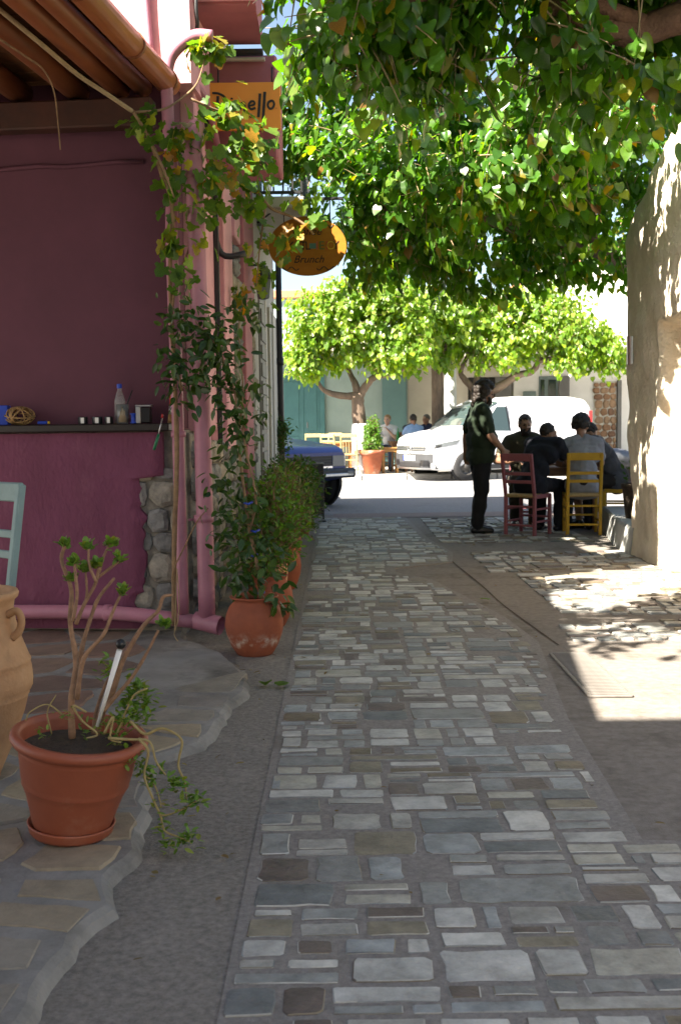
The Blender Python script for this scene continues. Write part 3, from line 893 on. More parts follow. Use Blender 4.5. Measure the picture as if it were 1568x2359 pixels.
# drainpipes
pipes = thing('drainpipe', 'slim pink drainpipe on the house corner, left of the thicker one', 'drainpipe', (-.945, 6.27, 0))
b = MB(); b.tube(spline([(0, 0, .17), (0, 0, .8), (-.003, 0, 1.6), (-.01, 0, 2.4)] + [at(px, py, 6.36) - V(-.945, 6.27, 0) for px, py in ((400, 420), (391, 330), (386, 240), (386, 160), (402, 118), (446, 84), (490, 84))], 5), .036, 14); b.build('pipe', T['pink_pipe'], pipes)
b = MB()
for z in (1.22, 1.9): b.tube([(0, 0, z), (0, 0, z + .035)], .044, 14)
b.build('collar', T['pink_pipe'], pipes)
b = MB(); b.tube([(.045, .0, .73), (.10, .03, .73)], .008, 6); b.build('bracket', T['pink_pipe'], pipes)
pipe2 = thing('drainpipe', 'thick pink drainpipe with an open elbow at its foot', 'drainpipe', (-.80, 6.25, 0))
b = MB(); b.tube(spline([(.0, 0, .14), (0, 0, 1.0), (-.004, 0, 2.0), (-.012, .0, 2.7), (-.016, .02, 2.9), (-.02, .14, 3.02), (-.03, .4, 3.05)], 5), .05, 16); b.build('pipe', T['pink_pipe'], pipe2)
b = MB()
for z in (.72, 2.7): b.tube([(-.005, 0, z), (-.005, 0, z + .04)], .058, 16)
b.build('collar', T['pink_pipe'], pipe2)
b = MB(); b.tube([(-.07, .02, .13), (.085, -.04, .105)], [.054, .057], 16, caps=False); b.tube([(-.07, .02, .13), (.083, -.04, .105)], [.046, .050], 16, caps=False)
b.build('elbow', T['pink_pipe'], pipe2)
pipe3 = thing('drainpipe', 'pink pipe lying along the foot of the terrace wall', 'drainpipe', (-1.6, 6.35, .12))
b = MB(); b.tube(spline([(-1.7, .12, .06), (-.8, .03, .06), (.0, -.03, .06), (.32, -.07, .05), (.72, -.09, .005)], 5), .043, 14); b.build('pipe', T['pink_pipe'], pipe3)
b = MB(); b.tube([(.18, -.045, .056), (.22, -.05, .055)], .05, 14); b.build('collar', T['pink_pipe'], pipe3)
pipe4 = thing('hose', 'thin curved pink hose bending over beside the orange sign', 'hose', (-1.03, 6.9, 3.5))
b = MB(); b.tube(spline([at(372, 150, 6.7) - V(-1.03, 6.9, 3.5), at(425, 168, 6.75) - V(-1.03, 6.9, 3.5), at(468, 218, 6.9) - V(-1.03, 6.9, 3.5), at(486, 270, 7.1) - V(-1.03, 6.9, 3.5), at(500, 330, 7.3) - V(-1.03, 6.9, 3.5), at(498, 360, 7.4) - V(-1.03, 6.9, 3.5)], 6), .022, 10); b.build('pipe', T['pink_pipe'], pipe4)
pipe5 = thing('conduit', 'thin pink conduit running up the sunlit upper wall', 'conduit', (-1.12, 6.6, 3.4))
b = MB(); b.tube(spline([(.02, -.02, .1), (.0, -.02, .45), (.01, -.02, .8), (.0, -.02, 1.0)], 5), .022, 10); b.build('pipe', T['pink_pipe'], pipe5)
wire = thing('black_cable', 'black cable hanging at the edge of the pink overhang', 'cable', (-.98, 6.66, 4.0))
b = MB(); b.tube(spline([at(452, -40, 6.62) - V(-.98, 6.66, 4.0), at(452, 20, 6.62) - V(-.98, 6.66, 4.0), at(455, 55, 6.64) - V(-.98, 6.66, 4.0), at(452, 74, 6.67) - V(-.98, 6.66, 4.0)], 5), .012, 8); b.build('cable', T['iron'], wire)

# awning over the terrace
awn = thing('awning', 'brown timber awning with a gutter over the terrace at top left', 'awning', (-1.0, 6.40, 0), R(-5))
b = MB(); b.box((-2.1, -.045, 3.10), (4.1, .12, .16), bev=.01); b.build('wall_beam', T['beam'], awn)
for i, (x, r_) in enumerate([(-.13, .052), (-.27, .06), (-.52, .07), (-.86, .07), (-1.25, .07), (-1.7, .07), (-2.2, .07), (-2.8, .07), (-3.4, .07)]):
    b = MB(); b.tube([(x + .045 * (-5.65 + k * .71) + .004 * math.sin(k * 1.7 + i), -5.65 + k * .71, 3.262 + .003 * math.sin(k + i)) for k in range(9)], r_, 14); b.build('purlin', T['purlin'], awn)
for i in range(36):
    b = MB(); b.box((-2.07 + .045 * (-5.65 + i * .17), -5.65 + i * .17, 3.346 + .001 * (i % 2)), (4.06, .163, .03), bev=.004); b.build('board', T['board'], awn)
for i in range(20):
    b = MB(); b.box((-2.08 + .045 * (-5.6 + i * .3), -5.6 + i * .30, 3.383), (4.06, .30, .03), rot=Matrix.Rotation(R(2.5), 3, 'X'), bev=.005); b.build('roof_strip', T['tile'], awn)
b = MB(); b.tube([(.02 - .045 * 5.7, -5.7, 3.288), (.022, .06, 3.288)], .067, 18); g_ = b.build('gutter', T['gutter'], awn)
for y_ in (-3.4, -2.4, -1.4, -.62, -.02):
    b = MB(); b.tube([(.02 + .045 * y_, y_ - .012, 3.288), (.02 + .045 * y_, y_ + .012, 3.288)], .072, 18); b.build('gutter_strap', T['purlin'], awn)
for x_ in (-.12, -3.4):
    b = MB(); b.box((x_ - .25, -5.55, 1.62), (.11, .11, 3.16), bev=.01); b.build('post', T['purlin'], awn)

# shelf board on top of the low wall
shelf = thing('wall_shelf', 'long black board laid as a shelf along the pink wall', 'shelf', (-1.0, 6.40, 1.26), R(-5))
b = MB(); b.box((-1.7, .03, .02), (3.4, .24, .045), bev=.006); b.build('board', T['shelf'], shelf)

# unseen house added behind the camera on the left to shade the near lane
hb = thing('shade_house', 'unseen tall house added on the left behind the viewpoint to shade the lane', 'house', (-3.6, -3.4, 0))
b = MB(); b.box((0, 0, 3.5), (4.8, 6.8, 7.0), bev=.02); b.build('wall', T['grey_wall'], hb)
b = MB(); b.box((0, 0, 7.05), (5.0, 7.0, .12)); b.build('roof', T['tile'], hb)
for y_ in (-1.9, 1.4):
    for z_ in (1.6, 4.6):
        b = MB(); b.box((2.41, y_, z_), (.06, 1.0, 1.3), bev=.01); w_ = b.build('window', T['frame_green'], hb)
        b = MB(); b.box((2.43, y_, z_), (.05, .8, 1.1)); b.build('pane', T['glass'], w_)
hr = thing('sky_screen_house', 'unseen low house added on the right behind the viewpoint to limit skylight', 'house', (6.3, -3.0, 0))  # added out of view to hold back skylight from the right
b = MB(); b.box((0, 0, 1.7), (4.4, 7.0, 3.4), bev=.02); b.build('wall', T['sandwall'], hr)
b = MB(); b.box((0, 0, 3.45), (4.6, 7.2, .12)); b.build('roof', T['tile'], hr)
b = MB(); b.box((-2.22, .8, 1.05), (.06, .95, 2.1), bev=.01); b.build('door', T['teal_door'], hr)

# ---------------------------------------------------------------- the grey house beyond it
gh = thing('grey_house', 'grey beige house beyond the pink one with shutters and an iron balcony', 'house', (0, 0, 0))
GX = -.885
def gband(name, y0, y1, z0, z1, m, x=GX, t=.25, bev=.006):
    b_ = MB(); b_.box((x - t / 2, (y0 + y1) / 2, (z0 + z1) / 2), (t, y1 - y0, z1 - z0), bev=bev)
    return b_.build(name, m, gh)
gband('wall', 11.34, 15.1, 2.75, 4.9, T['grey_wall'], GX - .01, 3.6)
gband('wall', 11.34, 11.95, 0, 2.75, T['grey_wall'])
sh1 = gband('shutter', 11.95, 12.75, 0, 2.75, T['grey_shutter'], GX + .02)
gband('door_frame', 12.75, 13.0, 0, 2.75, T['grey_trim'], GX + .03)
gband('door', 13.0, 13.5, 0, 2.75, T['grey_shutter'], GX - .05)
gband('door_frame', 13.5, 13.72, 0, 2.75, T['grey_trim'], GX + .03)
gband('shutter', 13.72, 14.2, 0, 2.75, T['grey_shutter'], GX + .015)
gband('corner_pilaster', 14.2, 15.08, 0, 2.75, T['grey_trim'], GX + .03)
gband('back_wall', 14.9, 15.07, 0, 2.75, T['grey_wall'], GX - .26, 3.3)
for i in range(12):
    b = MB(); b.box((GX + .028, 12.35, .3 + i * .2), (.02, .7, .15), bev=.004); b.build('slat', T['grey_shutter'], sh1)
b = MB(); b.box((-.62, 13.1, 3.62), (.56, 3.3, .12), bev=.01); b.build('balcony_slab', T['grey_trim'], gh)
rail = []
for z_ in (3.72, 4.55):
    b = MB(); b.box((-.37, 13.1, z_), (.035, 3.26, .03), bev=.004); b.build('rail', T['iron'], gh)
    b = MB(); b.box((-.62, 11.46, z_), (.50, .035, .03), bev=.004); b.build('rail', T['iron'], gh)
b = MB(); b.box((0, 0, 4.135), (.018, .018, .80)); bme = b.mesh('baluster', T['iron'])
for i in range(27): link('baluster', bme, gh, (-.37, 11.5 + i * .124, 0))
for i in range(5): link('baluster', bme, gh, (-.46 - i * .1, 11.46, 0))
b = MB(); b.box((GX - .02, 12.6, 4.15), (.12, .9, 1.3)); w_ = b.build('window', T['frame_green'], gh)
b = MB(); b.box((GX + .0, 12.6, 4.15), (.10, .7, 1.1)); b.build('pane', T['glass'], w_)
post = thing('iron_post', 'slim black iron post at the corner of the grey house', 'post', (-.80, 14.9, 0))
b = MB(); b.tube([(0, 0, 0), (-.01, 0, 1.7), (-.012, 0, 3.55)], .042, 12); b.build('pole', T['iron'], post)
b = MB(); b.lathe([(.10, 0), (.10, .03), (.05, .05), (.05, .09)], 14); b.build('base', T['iron'], post)
b = MB(); b.tube([(-.011, 0, 2.1), (-.011, 0, 2.2)], .055, 12); b.build('collar', T['iron'], post)
lan = thing('wall_lantern', 'small black wall lantern under the vine beside the pink facade', 'lantern', at(606, 640, 10.2))
b = MB(); b.lathe([(.005, .14), (.02, .12), (.085, .03), (.095, .0), (.09, -.01)], 6); b.build('hood', T['iron'], lan)
b = MB(); b.lathe([(.075, -.012), (.055, -.19), (.03, -.20)], 6, smooth=False); b.build('glass', T['lamp_glass'], lan)
b = MB(); b.bar((-.02, 0, .12), (-.20, 0, .12), .02, .02); b.build('bracket', T['iron'], lan)

# ---------------------------------------------------------------- the sandy wall on the right
sw = thing('sandy_wall', 'thick sandy limewashed wall with a niche at the right edge', 'wall', (2.80, 8.2, 0))
pathp = []
for i in range(150): pathp.append((0, -2.6 + 4.55 * i / 149, 1, 0))          # along the lane
for i in range(1, 13):
    a = R(90) * i / 12
    pathp.append((.13 - .13 * math.cos(a), 1.95 + .13 * math.sin(a), math.cos(a), math.sin(a)))
for i in range(1, 14): pathp.append((.13 + i * .05, 2.08, 0, 1))
def wtop(y): return 3.0 + max(0, 2.2 - y) * .40 - (.35 * max(0, .35 - (2.15 - y)) if y > 1.8 else 0) + .03 * noise.noise((y * 3, 0, 5))
nzr = 110
vs_ = []
for j in range(nzr + 1):
    for (x, y, nx_, ny_) in pathp:
        zt = wtop(y)
        z = zt * j / nzr
        d = .034 * noise.fractal((x * 2, y * 2, z * 1.3), 1, 2, 4) + .02 * noise.noise((x * 9, y * 9, z * 4))
        d += .05 * max(0, .25 - z) * 3 * (.6 + .5 * noise.noise((y * 6, z * 6, 9)))
        d += z * .03
        if j == nzr: d -= .06
        elif j == nzr - 1: d -= .02
        off = d
        if nx_ == 1 and y < 1.02 + .03 * noise.noise((z * 4, 2, 2)) and z < 2.12 + .05 * noise.noise((y * 5, 1, 0)) and y > -1.6:
            e = min(1, max(0, (1.02 - y) / .10)) * min(1, max(0, (2.12 - z) / .06))
            off = d - e * (.36 + .05 * noise.fractal((y * 5, z * 5, 3), 1, 2, 3))
        vs_.append((x - nx_ * off, y + ny_ * off, z))
n = len(pathp)
fs = [(j * n + i, j * n + i + 1, (j + 1) * n + i + 1, (j + 1) * n + i) for j in range(nzr) for i in range(n - 1)]
fs = [f[::-1] for f in fs]
b = MB(); b.add(vs_, fs, True)
top = [vs_[nzr * n + i] for i in range(n)]
b.add(top + [(.78, p[1] if p[1] < 2.0 else 2.0, p[2]) for p in top], [(i, i + 1, n + i + 1, n + i) for i in range(n - 1)], True)
b.build('stucco', T['sandwall'], sw)
b = MB(); b.box((.42, -.3, 1.05), (.26, 2.4, 2.0)); b.build('niche_stone', T['sandstone'], sw)
step = thing('stone_step', 'low grey limewashed step at the foot of the sandy wall', 'step', (2.9, 11.2, 0))
b = MB()
poly = [(-.12, -1.1), (-.10, -.6), (.0, .1), (.12, .8), (.2, 1.4), (1.2, 1.4), (1.2, -.85), (.25, -.9), (.1, -1.0)]
dn = [(p.x, p.y) for p in spline([(q[0], q[1], 0) for q in poly[:5]], 6)] + poly[5:]
n = len(dn)
vs_ = [(p[0] - .03, p[1], 0) for p in dn] + [(p[0], p[1], .24) for p in dn] + [(p[0] + .02, p[1] + .0, .265) for p in dn]
b.add(vs_, [(l * n + k, l * n + (k + 1) % n, (l + 1) * n + (k + 1) % n, (l + 1) * n + k) for l in (0, 1) for k in range(n)] + [tuple(range(2 * n, 3 * n))])
b.build('slab', T['bench'], step)
lamp = thing('wall_sconce', 'grey metal cylinder sconce on the sandy wall', 'wall lamp', (2.735, 10.02, 1.93))
b = MB(); b.tube([(0, 0, -.13), (0, 0, .13)], [.045, .05], 18, caps=False); b.tube([(0, 0, -.12), (0, 0, .12)], [.041, .046], 18); b.build('shade', T['silver'], lamp)
b = MB(); b.box((.07, -.01, -.03), (.09, .05, .09), bev=.006); b.build('mount', T['dull_steel'], lamp)

# ---------------------------------------------------------------- houses across the road
def rect(px0, px1, py0, py1, Y):
    a = at(px0, py1, Y); c = at(px1, py0, Y)
    return a.x, c.x, a.z, c.z
def slab(parent, name, r_, Y, t, m, bev=.01):
    x0, x1, z0, z1 = r_
    b_ = MB(); b_.box(((x0 + x1) / 2, Y + t / 2, (z0 + z1) / 2), (x1 - x0, t, z1 - z0), bev=bev)
    return b_.build(name, m, parent)
TY = 28.6
th = thing('teal_house', 'pale teal house with double doors across the road', 'house', (0, 0, 0))
xa, xb, _, _ = rect(300, 937, 800, 900, TY)
b = MB(); b.box(((xa + xb) / 2, TY + 2.5, 2.3), (xb - xa, 5.0, 4.6), bev=.02); b.build('wall', T['teal_wall'], th)
b = MB(); b.box(((xa + xb) / 2, TY + 2.5, 4.7), (xb - xa + .3, 5.3, .2), bev=.02); b.build('roof', T['tile'], th)
xa, xb, _, _ = rect(880, 934, 800, 900, TY - .1)
b = MB(); b.box(((xa + xb) / 2, TY - .06, 1.95), (xb - xa, .1, 3.66), bev=.01); b.build('side_panel', T['teal_dark'], th)
def leaf_door(px0, px1):
    x0, x1, _, _ = rect(px0, px1, 800, 900, TY - .06)
    b_ = MB(); b_.box(((x0 + x1) / 2, TY - .04, 1.36), (x1 - x0 - .01, .08, 2.46), bev=.008); d_ = b_.build('door', T['teal_door'], th)
    for z0, z1 in ((.3, .95), (1.1, 2.4)):
        b_ = MB(); b_.box(((x0 + x1) / 2, TY - .088, (z0 + z1) / 2), ((x1 - x0) * .62, .02, z1 - z0), bev=.008); b_.build('panel', T['teal_door'], d_)
    return d_, x0, x1
d1, _, _ = leaf_door(640, 698); d2, x0, x1 = leaf_door(699, 735)
b = MB(); b.box((x0 + .09, TY - .11, 1.25), (.03, .05, .16), bev=.006); b.build('handle', T['dull_steel'], d2)
x0, x1, _, _ = rect(736, 746, 800, 900, TY - .05)
b = MB(); b.box(((x0 + x1) / 2, TY - .05, 1.36), (x1 - x0, .12, 2.5), bev=.008); b.build('door_frame', T['teal_door'], th)

ch = thing('cream_house', 'cream house with a columned porch and a name board across the road', 'house', (0, 0, 0))
CY = 29.4
x0, x1, _, _ = rect(938, 1180, 800, 900, CY)
b = MB(); b.box(((x0 + x1) / 2, CY + 2.5, 2.1), (x1 - x0, 5, 4.2), bev=.02); b.build('wall', T['cream_wall'], ch)
slab(ch, 'doorway', rect(1078, 1172, 868, 1075, CY - .03), CY - .03, .06, T['dark_open'])
slab(ch, 'shutter', rect(1140, 1178, 868, 1075, CY - .09), CY - .09, .05, T['grey_shutter'])
slab(ch, 'name_board', rect(1056, 1182, 826, 852, CY - .12), CY - .12, .11, T['cream_wall'])
xx = at(1037, 900, 27.2)
b = MB(); b.lathe([(.20, .12), (.20, .2), (.165, .24), (.16, 1.2), (.145, 3.0)], 20, (xx.x, 27.2, 0)); b.build('column', T['column'], ch)
b = MB(); b.lathe([(.15, 2.86), (.22, 2.93), (.27, 3.0), (.27, 3.1), (.0, 3.1)], 20, (xx.x, 27.2, 0)); b.build('capital', T['column'], ch)

ver = thing('veranda_roof', 'pale flat veranda roof over the far pavement, above the column', 'canopy', (0, 0, 0))
b = MB(); b.box((3.4, 28.05, 3.21), (15.0, 2.44, .17), bev=.02); b.build('slab', T['column'], ver)
b = MB(); b.box((3.4, 26.80, 3.19), (15.1, .10, .26), bev=.02); b.build('fascia', T['cream_wall'], ver)
for x_ in (-2.9, 10.4):
    b = MB(); b.lathe([(.20, .12), (.20, .2), (.165, .24), (.15, 3.12)], 18, (x_, 27.2, 0)); b.build('column', T['column'], ver)
wh = thing('white_house', 'white house with a grey shuttered window and a rubble stone panel', 'house', (0, 0, 0))
WY = 29.3
x0, x1, _, _ = rect(1182, 1900, 800, 900, WY)
b = MB(); b.box(((x0 + x1) / 2, WY + 2.5, 1.85), (x1 - x0, 5, 3.7), bev=.02); b.build('wall', T['white_wall'], wh)
b = MB(); b.box(((x0 + x1) / 2, WY - .03, 3.62), (x1 - x0, .12, .1), bev=.02); b.build('cornice', T['white_wall'], wh)
w_ = slab(wh, 'window', rect(1240, 1284, 866, 985, WY - .04), WY - .04, .05, T['frame_green'])
slab(wh, 'pane', rect(1262, 1280, 874, 978, WY - .07), WY - .07, .04, T['glass']).parent = w_
slab(wh, 'pane', rect(1244, 1253, 874, 978, WY - .07), WY - .07, .04, T['glass']).parent = w_
slab(wh, 'shutter', rect(1286, 1311, 865, 986, WY - .10), WY - .10, .05, T['grey_shutter'])
slab(wh, 'name_board', rect(1232, 1310, 828, 846, WY - .05), WY - .05, .06, T['cream_wall'])
slab(wh, 'letter_box', rect(1204, 1234, 901, 914, WY - .08), WY - .08, .08, T['frame_green'])
x0, x1, z0, z1 = rect(1366, 1418, 878, 1075, WY - .02)
b = MB(); b.box(((x0 + x1) / 2, WY - .02, (z0 + z1) / 2), (x1 - x0, .05, z1 - z0)); b.build('panel_core', T['grey_trim'], wh)
rubble(wh, Matrix.Translation((x0 + .03, WY - .045, z0)), x1 - x0 - .04, z1 - z0 - .03, random.Random(4), stone_mat('brown panel stones', [(.26, .14, .07), (.34, .21, .12), (.19, .10, .055), (.30, .19, .11)], bump=.6), (.13, .26), (.13, .24), .04)
slab(wh, 'panel_edge', rect(1420, 1431, 875, 1075, WY - .12), WY - .12, .14, T['grey_shutter'])
# upper storeys farther back
bh = thing('back_house', 'tall white house behind with a reddish shuttered window', 'house', (0, 0, 0))
BY = 36
x0, x1, _, _ = rect(1290, 2300, 800, 900, BY)
b = MB(); b.box(((x0 + x1) / 2, BY + 3, 3.6), (x1 - x0, 6, 7.2), bev=.02); b.build('wall', T['white_wall'], bh)
w_ = slab(bh, 'window', rect(1330, 1362, 588, 622, BY - .05), BY - .05, .06, T['tile'])
slab(bh, 'pane', rect(1336, 1356, 593, 617, BY - .08), BY - .08, .05, T['glass']).parent = w_
gbh = thing('gabled_house', 'white gabled house with a clay tile roof behind the far trees', 'house', (0, 0, 0))
GY = 38
x0, x1, z0, z1 = rect(1130, 1300, 690, 900, GY)
xm = (x0 + x1) / 2
b = MB(); b.add([(x0, GY, 0), (x1, GY, 0), (x1, GY, z1), (xm, GY, z1 + .6), (x0, GY, z1), (x0, GY + 7, 0), (x1, GY + 7, 0), (x1, GY + 7, z1), (xm, GY + 7, z1 + .6), (x0, GY + 7, z1)],
                [(0, 1, 2, 3, 4), (5, 9, 8, 7, 6), (1, 6, 7, 2), (0, 4, 9, 5)])
b.build('wall', T['white_wall'], gbh)
for sx, xe in ((1, x1), (-1, x0)):
    b = MB(); b.bar((xm, GY + 3.4, z1 + .68), (xe + sx * .25, GY + 3.4, z1 + .02), 7.4, .1); b.build('roof', T['tile'], gbh)
# row of houses that closes the street to the left and right, out of the picture's middle
for nm, lb, x0, x1, hgt, m in (('row_house', 'cream row house across the road far left, behind the lane houses', -16, -6.4, 5.0, 'cream_wall'), ('row_house', 'white row house across the road far right, behind the sandy wall', 14.5, 24, 5.4, 'white_wall')):
    q = thing(nm, lb, 'house', ((x0 + x1) / 2, 31.5, 0))
    b = MB(); b.box((0, 0, hgt / 2), (x1 - x0, 5, hgt), bev=.02); b.build('wall', T[m], q)
    b = MB(); b.box((0, 0, hgt + .08), (x1 - x0 + .3, 5.3, .16)); b.build('roof', T['tile'], q)
    for k in (-2.5, 0, 2.5):
        b = MB(); b.box((k, -2.52, 1.6), (1.0, .06, 1.4)); b.build('window', T['frame_green'], q)

# ---------------------------------------------------------------- leaves
def leaf_shape(kind):
    if kind[:5] in ('heart', 'oval', 'spoon'):
        wd, fold, curl, skew = dict(heart=(.44, .22, .16, 0), heart1=(.38, .55, .30, .05), heart2=(.47, .06, -.10, -.06), oval=(.23, .3, .1, 0), spoon=(.36, .35, -.25, 0))[kind]
        prof = [(0, 0), (.62, -.09), (.95, .06), (1.0, .24), (.90, .44), (.66, .64), (.36, .82)] if kind[:5] == 'heart' else [(0, 0), (.3, .03), (.7, .14), (.97, .32), (1.0, .5), (.74, .74), (.36, .9)]
        mid = [(0, 0), (0, .12), (0, .26), (0, .44), (0, .64), (0, .82), (0, 1.0)]
        def z_(x, y): return fold * abs(x) - curl * y * y + .03 * math.sin(y * 9 + x * 5) * abs(x) * 2.5
        v = [(skew * y * y, y, z_(0, y)) for _, y in mid]
        for s_ in (-1, 1):
            v += [(s_ * wd * x + skew * y * y, y, z_(wd * x, y)) for x, y in prof[1:]]
        f = []
        for o, fl in ((7, 0), (13, 1)):
            q = [(0, o, o + 1), (0, o + 1, 1), (1, o + 1, o + 2, 2), (2, o + 2, o + 3, 3), (3, o + 3, o + 4, 4), (4, o + 4, o + 5, 5), (5, o + 5, 6)]
            f += [t_[::-1] if not fl else t_ for t_ in q]
        return np.array(v), f
    # vine leaf: five lobes round the stalk
    rad = [.12, .55, .62, .46, .72, .80, .58, .86, 1.0, .86, .58, .80, .72, .46, .62, .55]
    ang = [0, 22, 48, 66, 88, 108, 128, 152, 180, 208, 232, 252, 272, 294, 312, 338]
    v = [(0, .0, .0)]
    for a, q in zip(ang, rad):
        t = R(a)
        x, y = -math.sin(t) * q * .62, -math.cos(t) * q * .62
        v.append((x, y + .05, .12 * abs(x) + .03 * math.sin(a) - .10 * max(y, 0) ** 2))
    f = [(0, i, i + 1) for i in range(1, len(ang))] + [(0, len(ang), 1)]
    return np.array(v), f

def frames(tip, nrm):
    """rotation matrices whose y runs to the tip and z along the blade's normal"""
    y = tip / np.linalg.norm(tip, axis=1, keepdims=True)
    x = np.cross(y, nrm); x /= (np.linalg.norm(x, axis=1, keepdims=True) + 1e-9)
    z = np.cross(x, y)
    return np.stack([x, y, z], axis=2)

def leaves_mesh(name, kind, pos, Rm, size, m, bend=None):
    base, fc = leaf_shape(kind)
    V_ = np.einsum('nij,kj->nki', Rm * size[:, None, None], base) + pos[:, None, :]
    k = len(base); n = len(pos)
    V_ = V_.reshape(-1, 3)
    loops = np.concatenate([np.array(f) for f in fc]); starts = np.cumsum([0] + [len(f) for f in fc[:-1]])
    tot = len(loops)
    me = bpy.data.meshes.new(name)
    me.vertices.add(len(V_)); me.vertices.foreach_set('co', V_.astype(np.float32).ravel())
    me.loops.add(tot * n); me.polygons.add(len(fc) * n)
    me.loops.foreach_set('vertex_index', (loops[None, :] + (np.arange(n) * k)[:, None]).ravel().astype(np.int32))
    me.polygons.foreach_set('loop_start', (starts[None, :] + (np.arange(n) * tot)[:, None]).ravel().astype(np.int32))
    me.polygons.foreach_set('use_smooth', np.ones(len(fc) * n, dtype=bool))
    me.materials.append(m)
    me.update(calc_edges=True)
    me.validate()
    return me

SINGLE = {}
def single_leaf(kind, m):
    key = (kind, m.name)
    if key not in SINGLE:
        SINGLE[key] = leaves_mesh('leaf', kind, np.zeros((1, 3)), np.eye(3)[None], np.ones(1), m)
    return SINGLE[key]

def foliage(root, kind, pos, Rm, size, m, n_single=0, origin=(0, 0, 0), part='crown'):
    """the leaves nearest the viewpoint as leaf objects, the rest as one part"""
    pos = np.asarray(pos); org = np.array(origin)
    kinds = [kind] if kind != 'heart' else ['heart', 'heart1', 'heart2']
    kk = np.arange(len(pos)) * 7919 % len(kinds)
    d = np.linalg.norm(pos + org - np.array(CAM), axis=1) / size
    order = np.argsort(d)
    px = 784 + (pos[:, 0] + org[0]) * 2450 / (pos[:, 1] + org[1])
    py = 974 - (pos[:, 2] + org[2] - 1.29) * 2450 / (pos[:, 1] + org[1])
    seen = [i for i in order if -40 < px[i] < 1610 and -40 < py[i] < 2390]
    pickd = seen[:n_single]
    mask = np.ones(len(pos), bool); mask[pickd] = False
    for i in pickd:
        lm = single_leaf(kinds[kk[i]], m)
        M4 = Matrix(Rm[i].tolist()).to_4x4()
        o = bpy.data.objects.new('leaf', lm); COL.objects.link(o); o.parent = root
        o.matrix_local = Matrix.Translation(pos[i].tolist()) @ M4 @ Matrix.Scale(float(size[i]), 4)
    for q, kd in enumerate(kinds):
        mk = mask & (kk == q)
        if mk.any():
            o = link(part, leaves_mesh(part, kd, pos[mk], Rm[mk], size[mk], m), root)
            o['kind'] = 'stuff'

def twigs_in(lumps, n, rg, shell=.35, per=(5, 9), length=(.25, .5), up=.2, gap=None):
    """twigs that grow outwards through ellipsoid lumps; returns leaf places and twig lines"""
    vol = np.array([l[1][0] * l[1][1] * l[1][2] for l in lumps]) ** .8
    vol /= vol.sum()
    lines = []; P_ = []; O_ = []
    for _ in range(n):
        li = rg.choice(len(lumps), p=vol)
        c, r_ = np.array(lumps[li][0]), np.array(lumps[li][1])
        u = rg.normal(size=3); u /= np.linalg.norm(u)
        q = rg.random() ** shell
        p = c + u * r_ * q
        out = u / r_; out /= np.linalg.norm(out)
        if gap is not None and noise.noise((p * 1.6).tolist()) < gap: continue
        d = out + np.array([0, 0, up]) + rg.normal(size=3) * .45; d /= np.linalg.norm(d)
        L_ = rg.uniform(*length)
        k = rg.integers(*per)
        pts = [p - d * L_ * .5]
        for s in range(1, 5):
            t = s / 4
            pts.append(p - d * L_ * .5 + d * L_ * t + np.array([0, 0, -.12 * L_ * t * t]))
        lines.append(pts)
        for j in range(k):
            t = (j + .6) / k
            a = pts[0] + (pts[-1] - pts[0]) * t
            P_.append(a); O_.append(out * .5 + d * .5)
    return np.array(P_), np.array(O_), lines

def orient(O_, rg, droop=.75, face=.55, upn=.6, jit=.45, sunward=0.0):
    n = len(O_)
    tip = O_ * .55 + np.array([0, 0, -droop]) + rg.normal(size=(n, 3)) * jit
    nrm = O_ * face + np.array([0, 0, upn]) + np.array(-SUNV) * sunward + rg.normal(size=(n, 3)) * jit
    return frames(tip, nrm)

def twig_mesh(root, lines, r0, m, name='twigs', keep=1.0, rg=None):
    b = MB()
    for ln_ in lines:
        if rg is not None and rg.random() > keep: continue
        b.tube([Vector(p) for p in ln_], [r0, r0 * .9, r0 * .7, r0 * .5, r0 * .3][:len(ln_)], 4, caps=False)
    o = b.build(name, m, root); o['kind'] = 'stuff'
    return o

def limb(pts, r0, r1, m, root, name='limb', n=10, knob=.12, seed=0.0):
    P_ = spline(pts, 5)
    rad = []
    for i, p in enumerate(P_):
        t = i / (len(P_) - 1)
        rad.append((r0 + (r1 - r0) * t) * (1 + knob * noise.noise((i * .7, seed, 1.3))))
    b = MB(); b.tube(P_, rad, n)
    me = b.mesh(name, m)
    for v in me.vertices:
        v.co += v.normal * noise.noise(v.co * 14 + Vector((seed, 0, 0))) * r0 * .10
    return link(name, me, root)

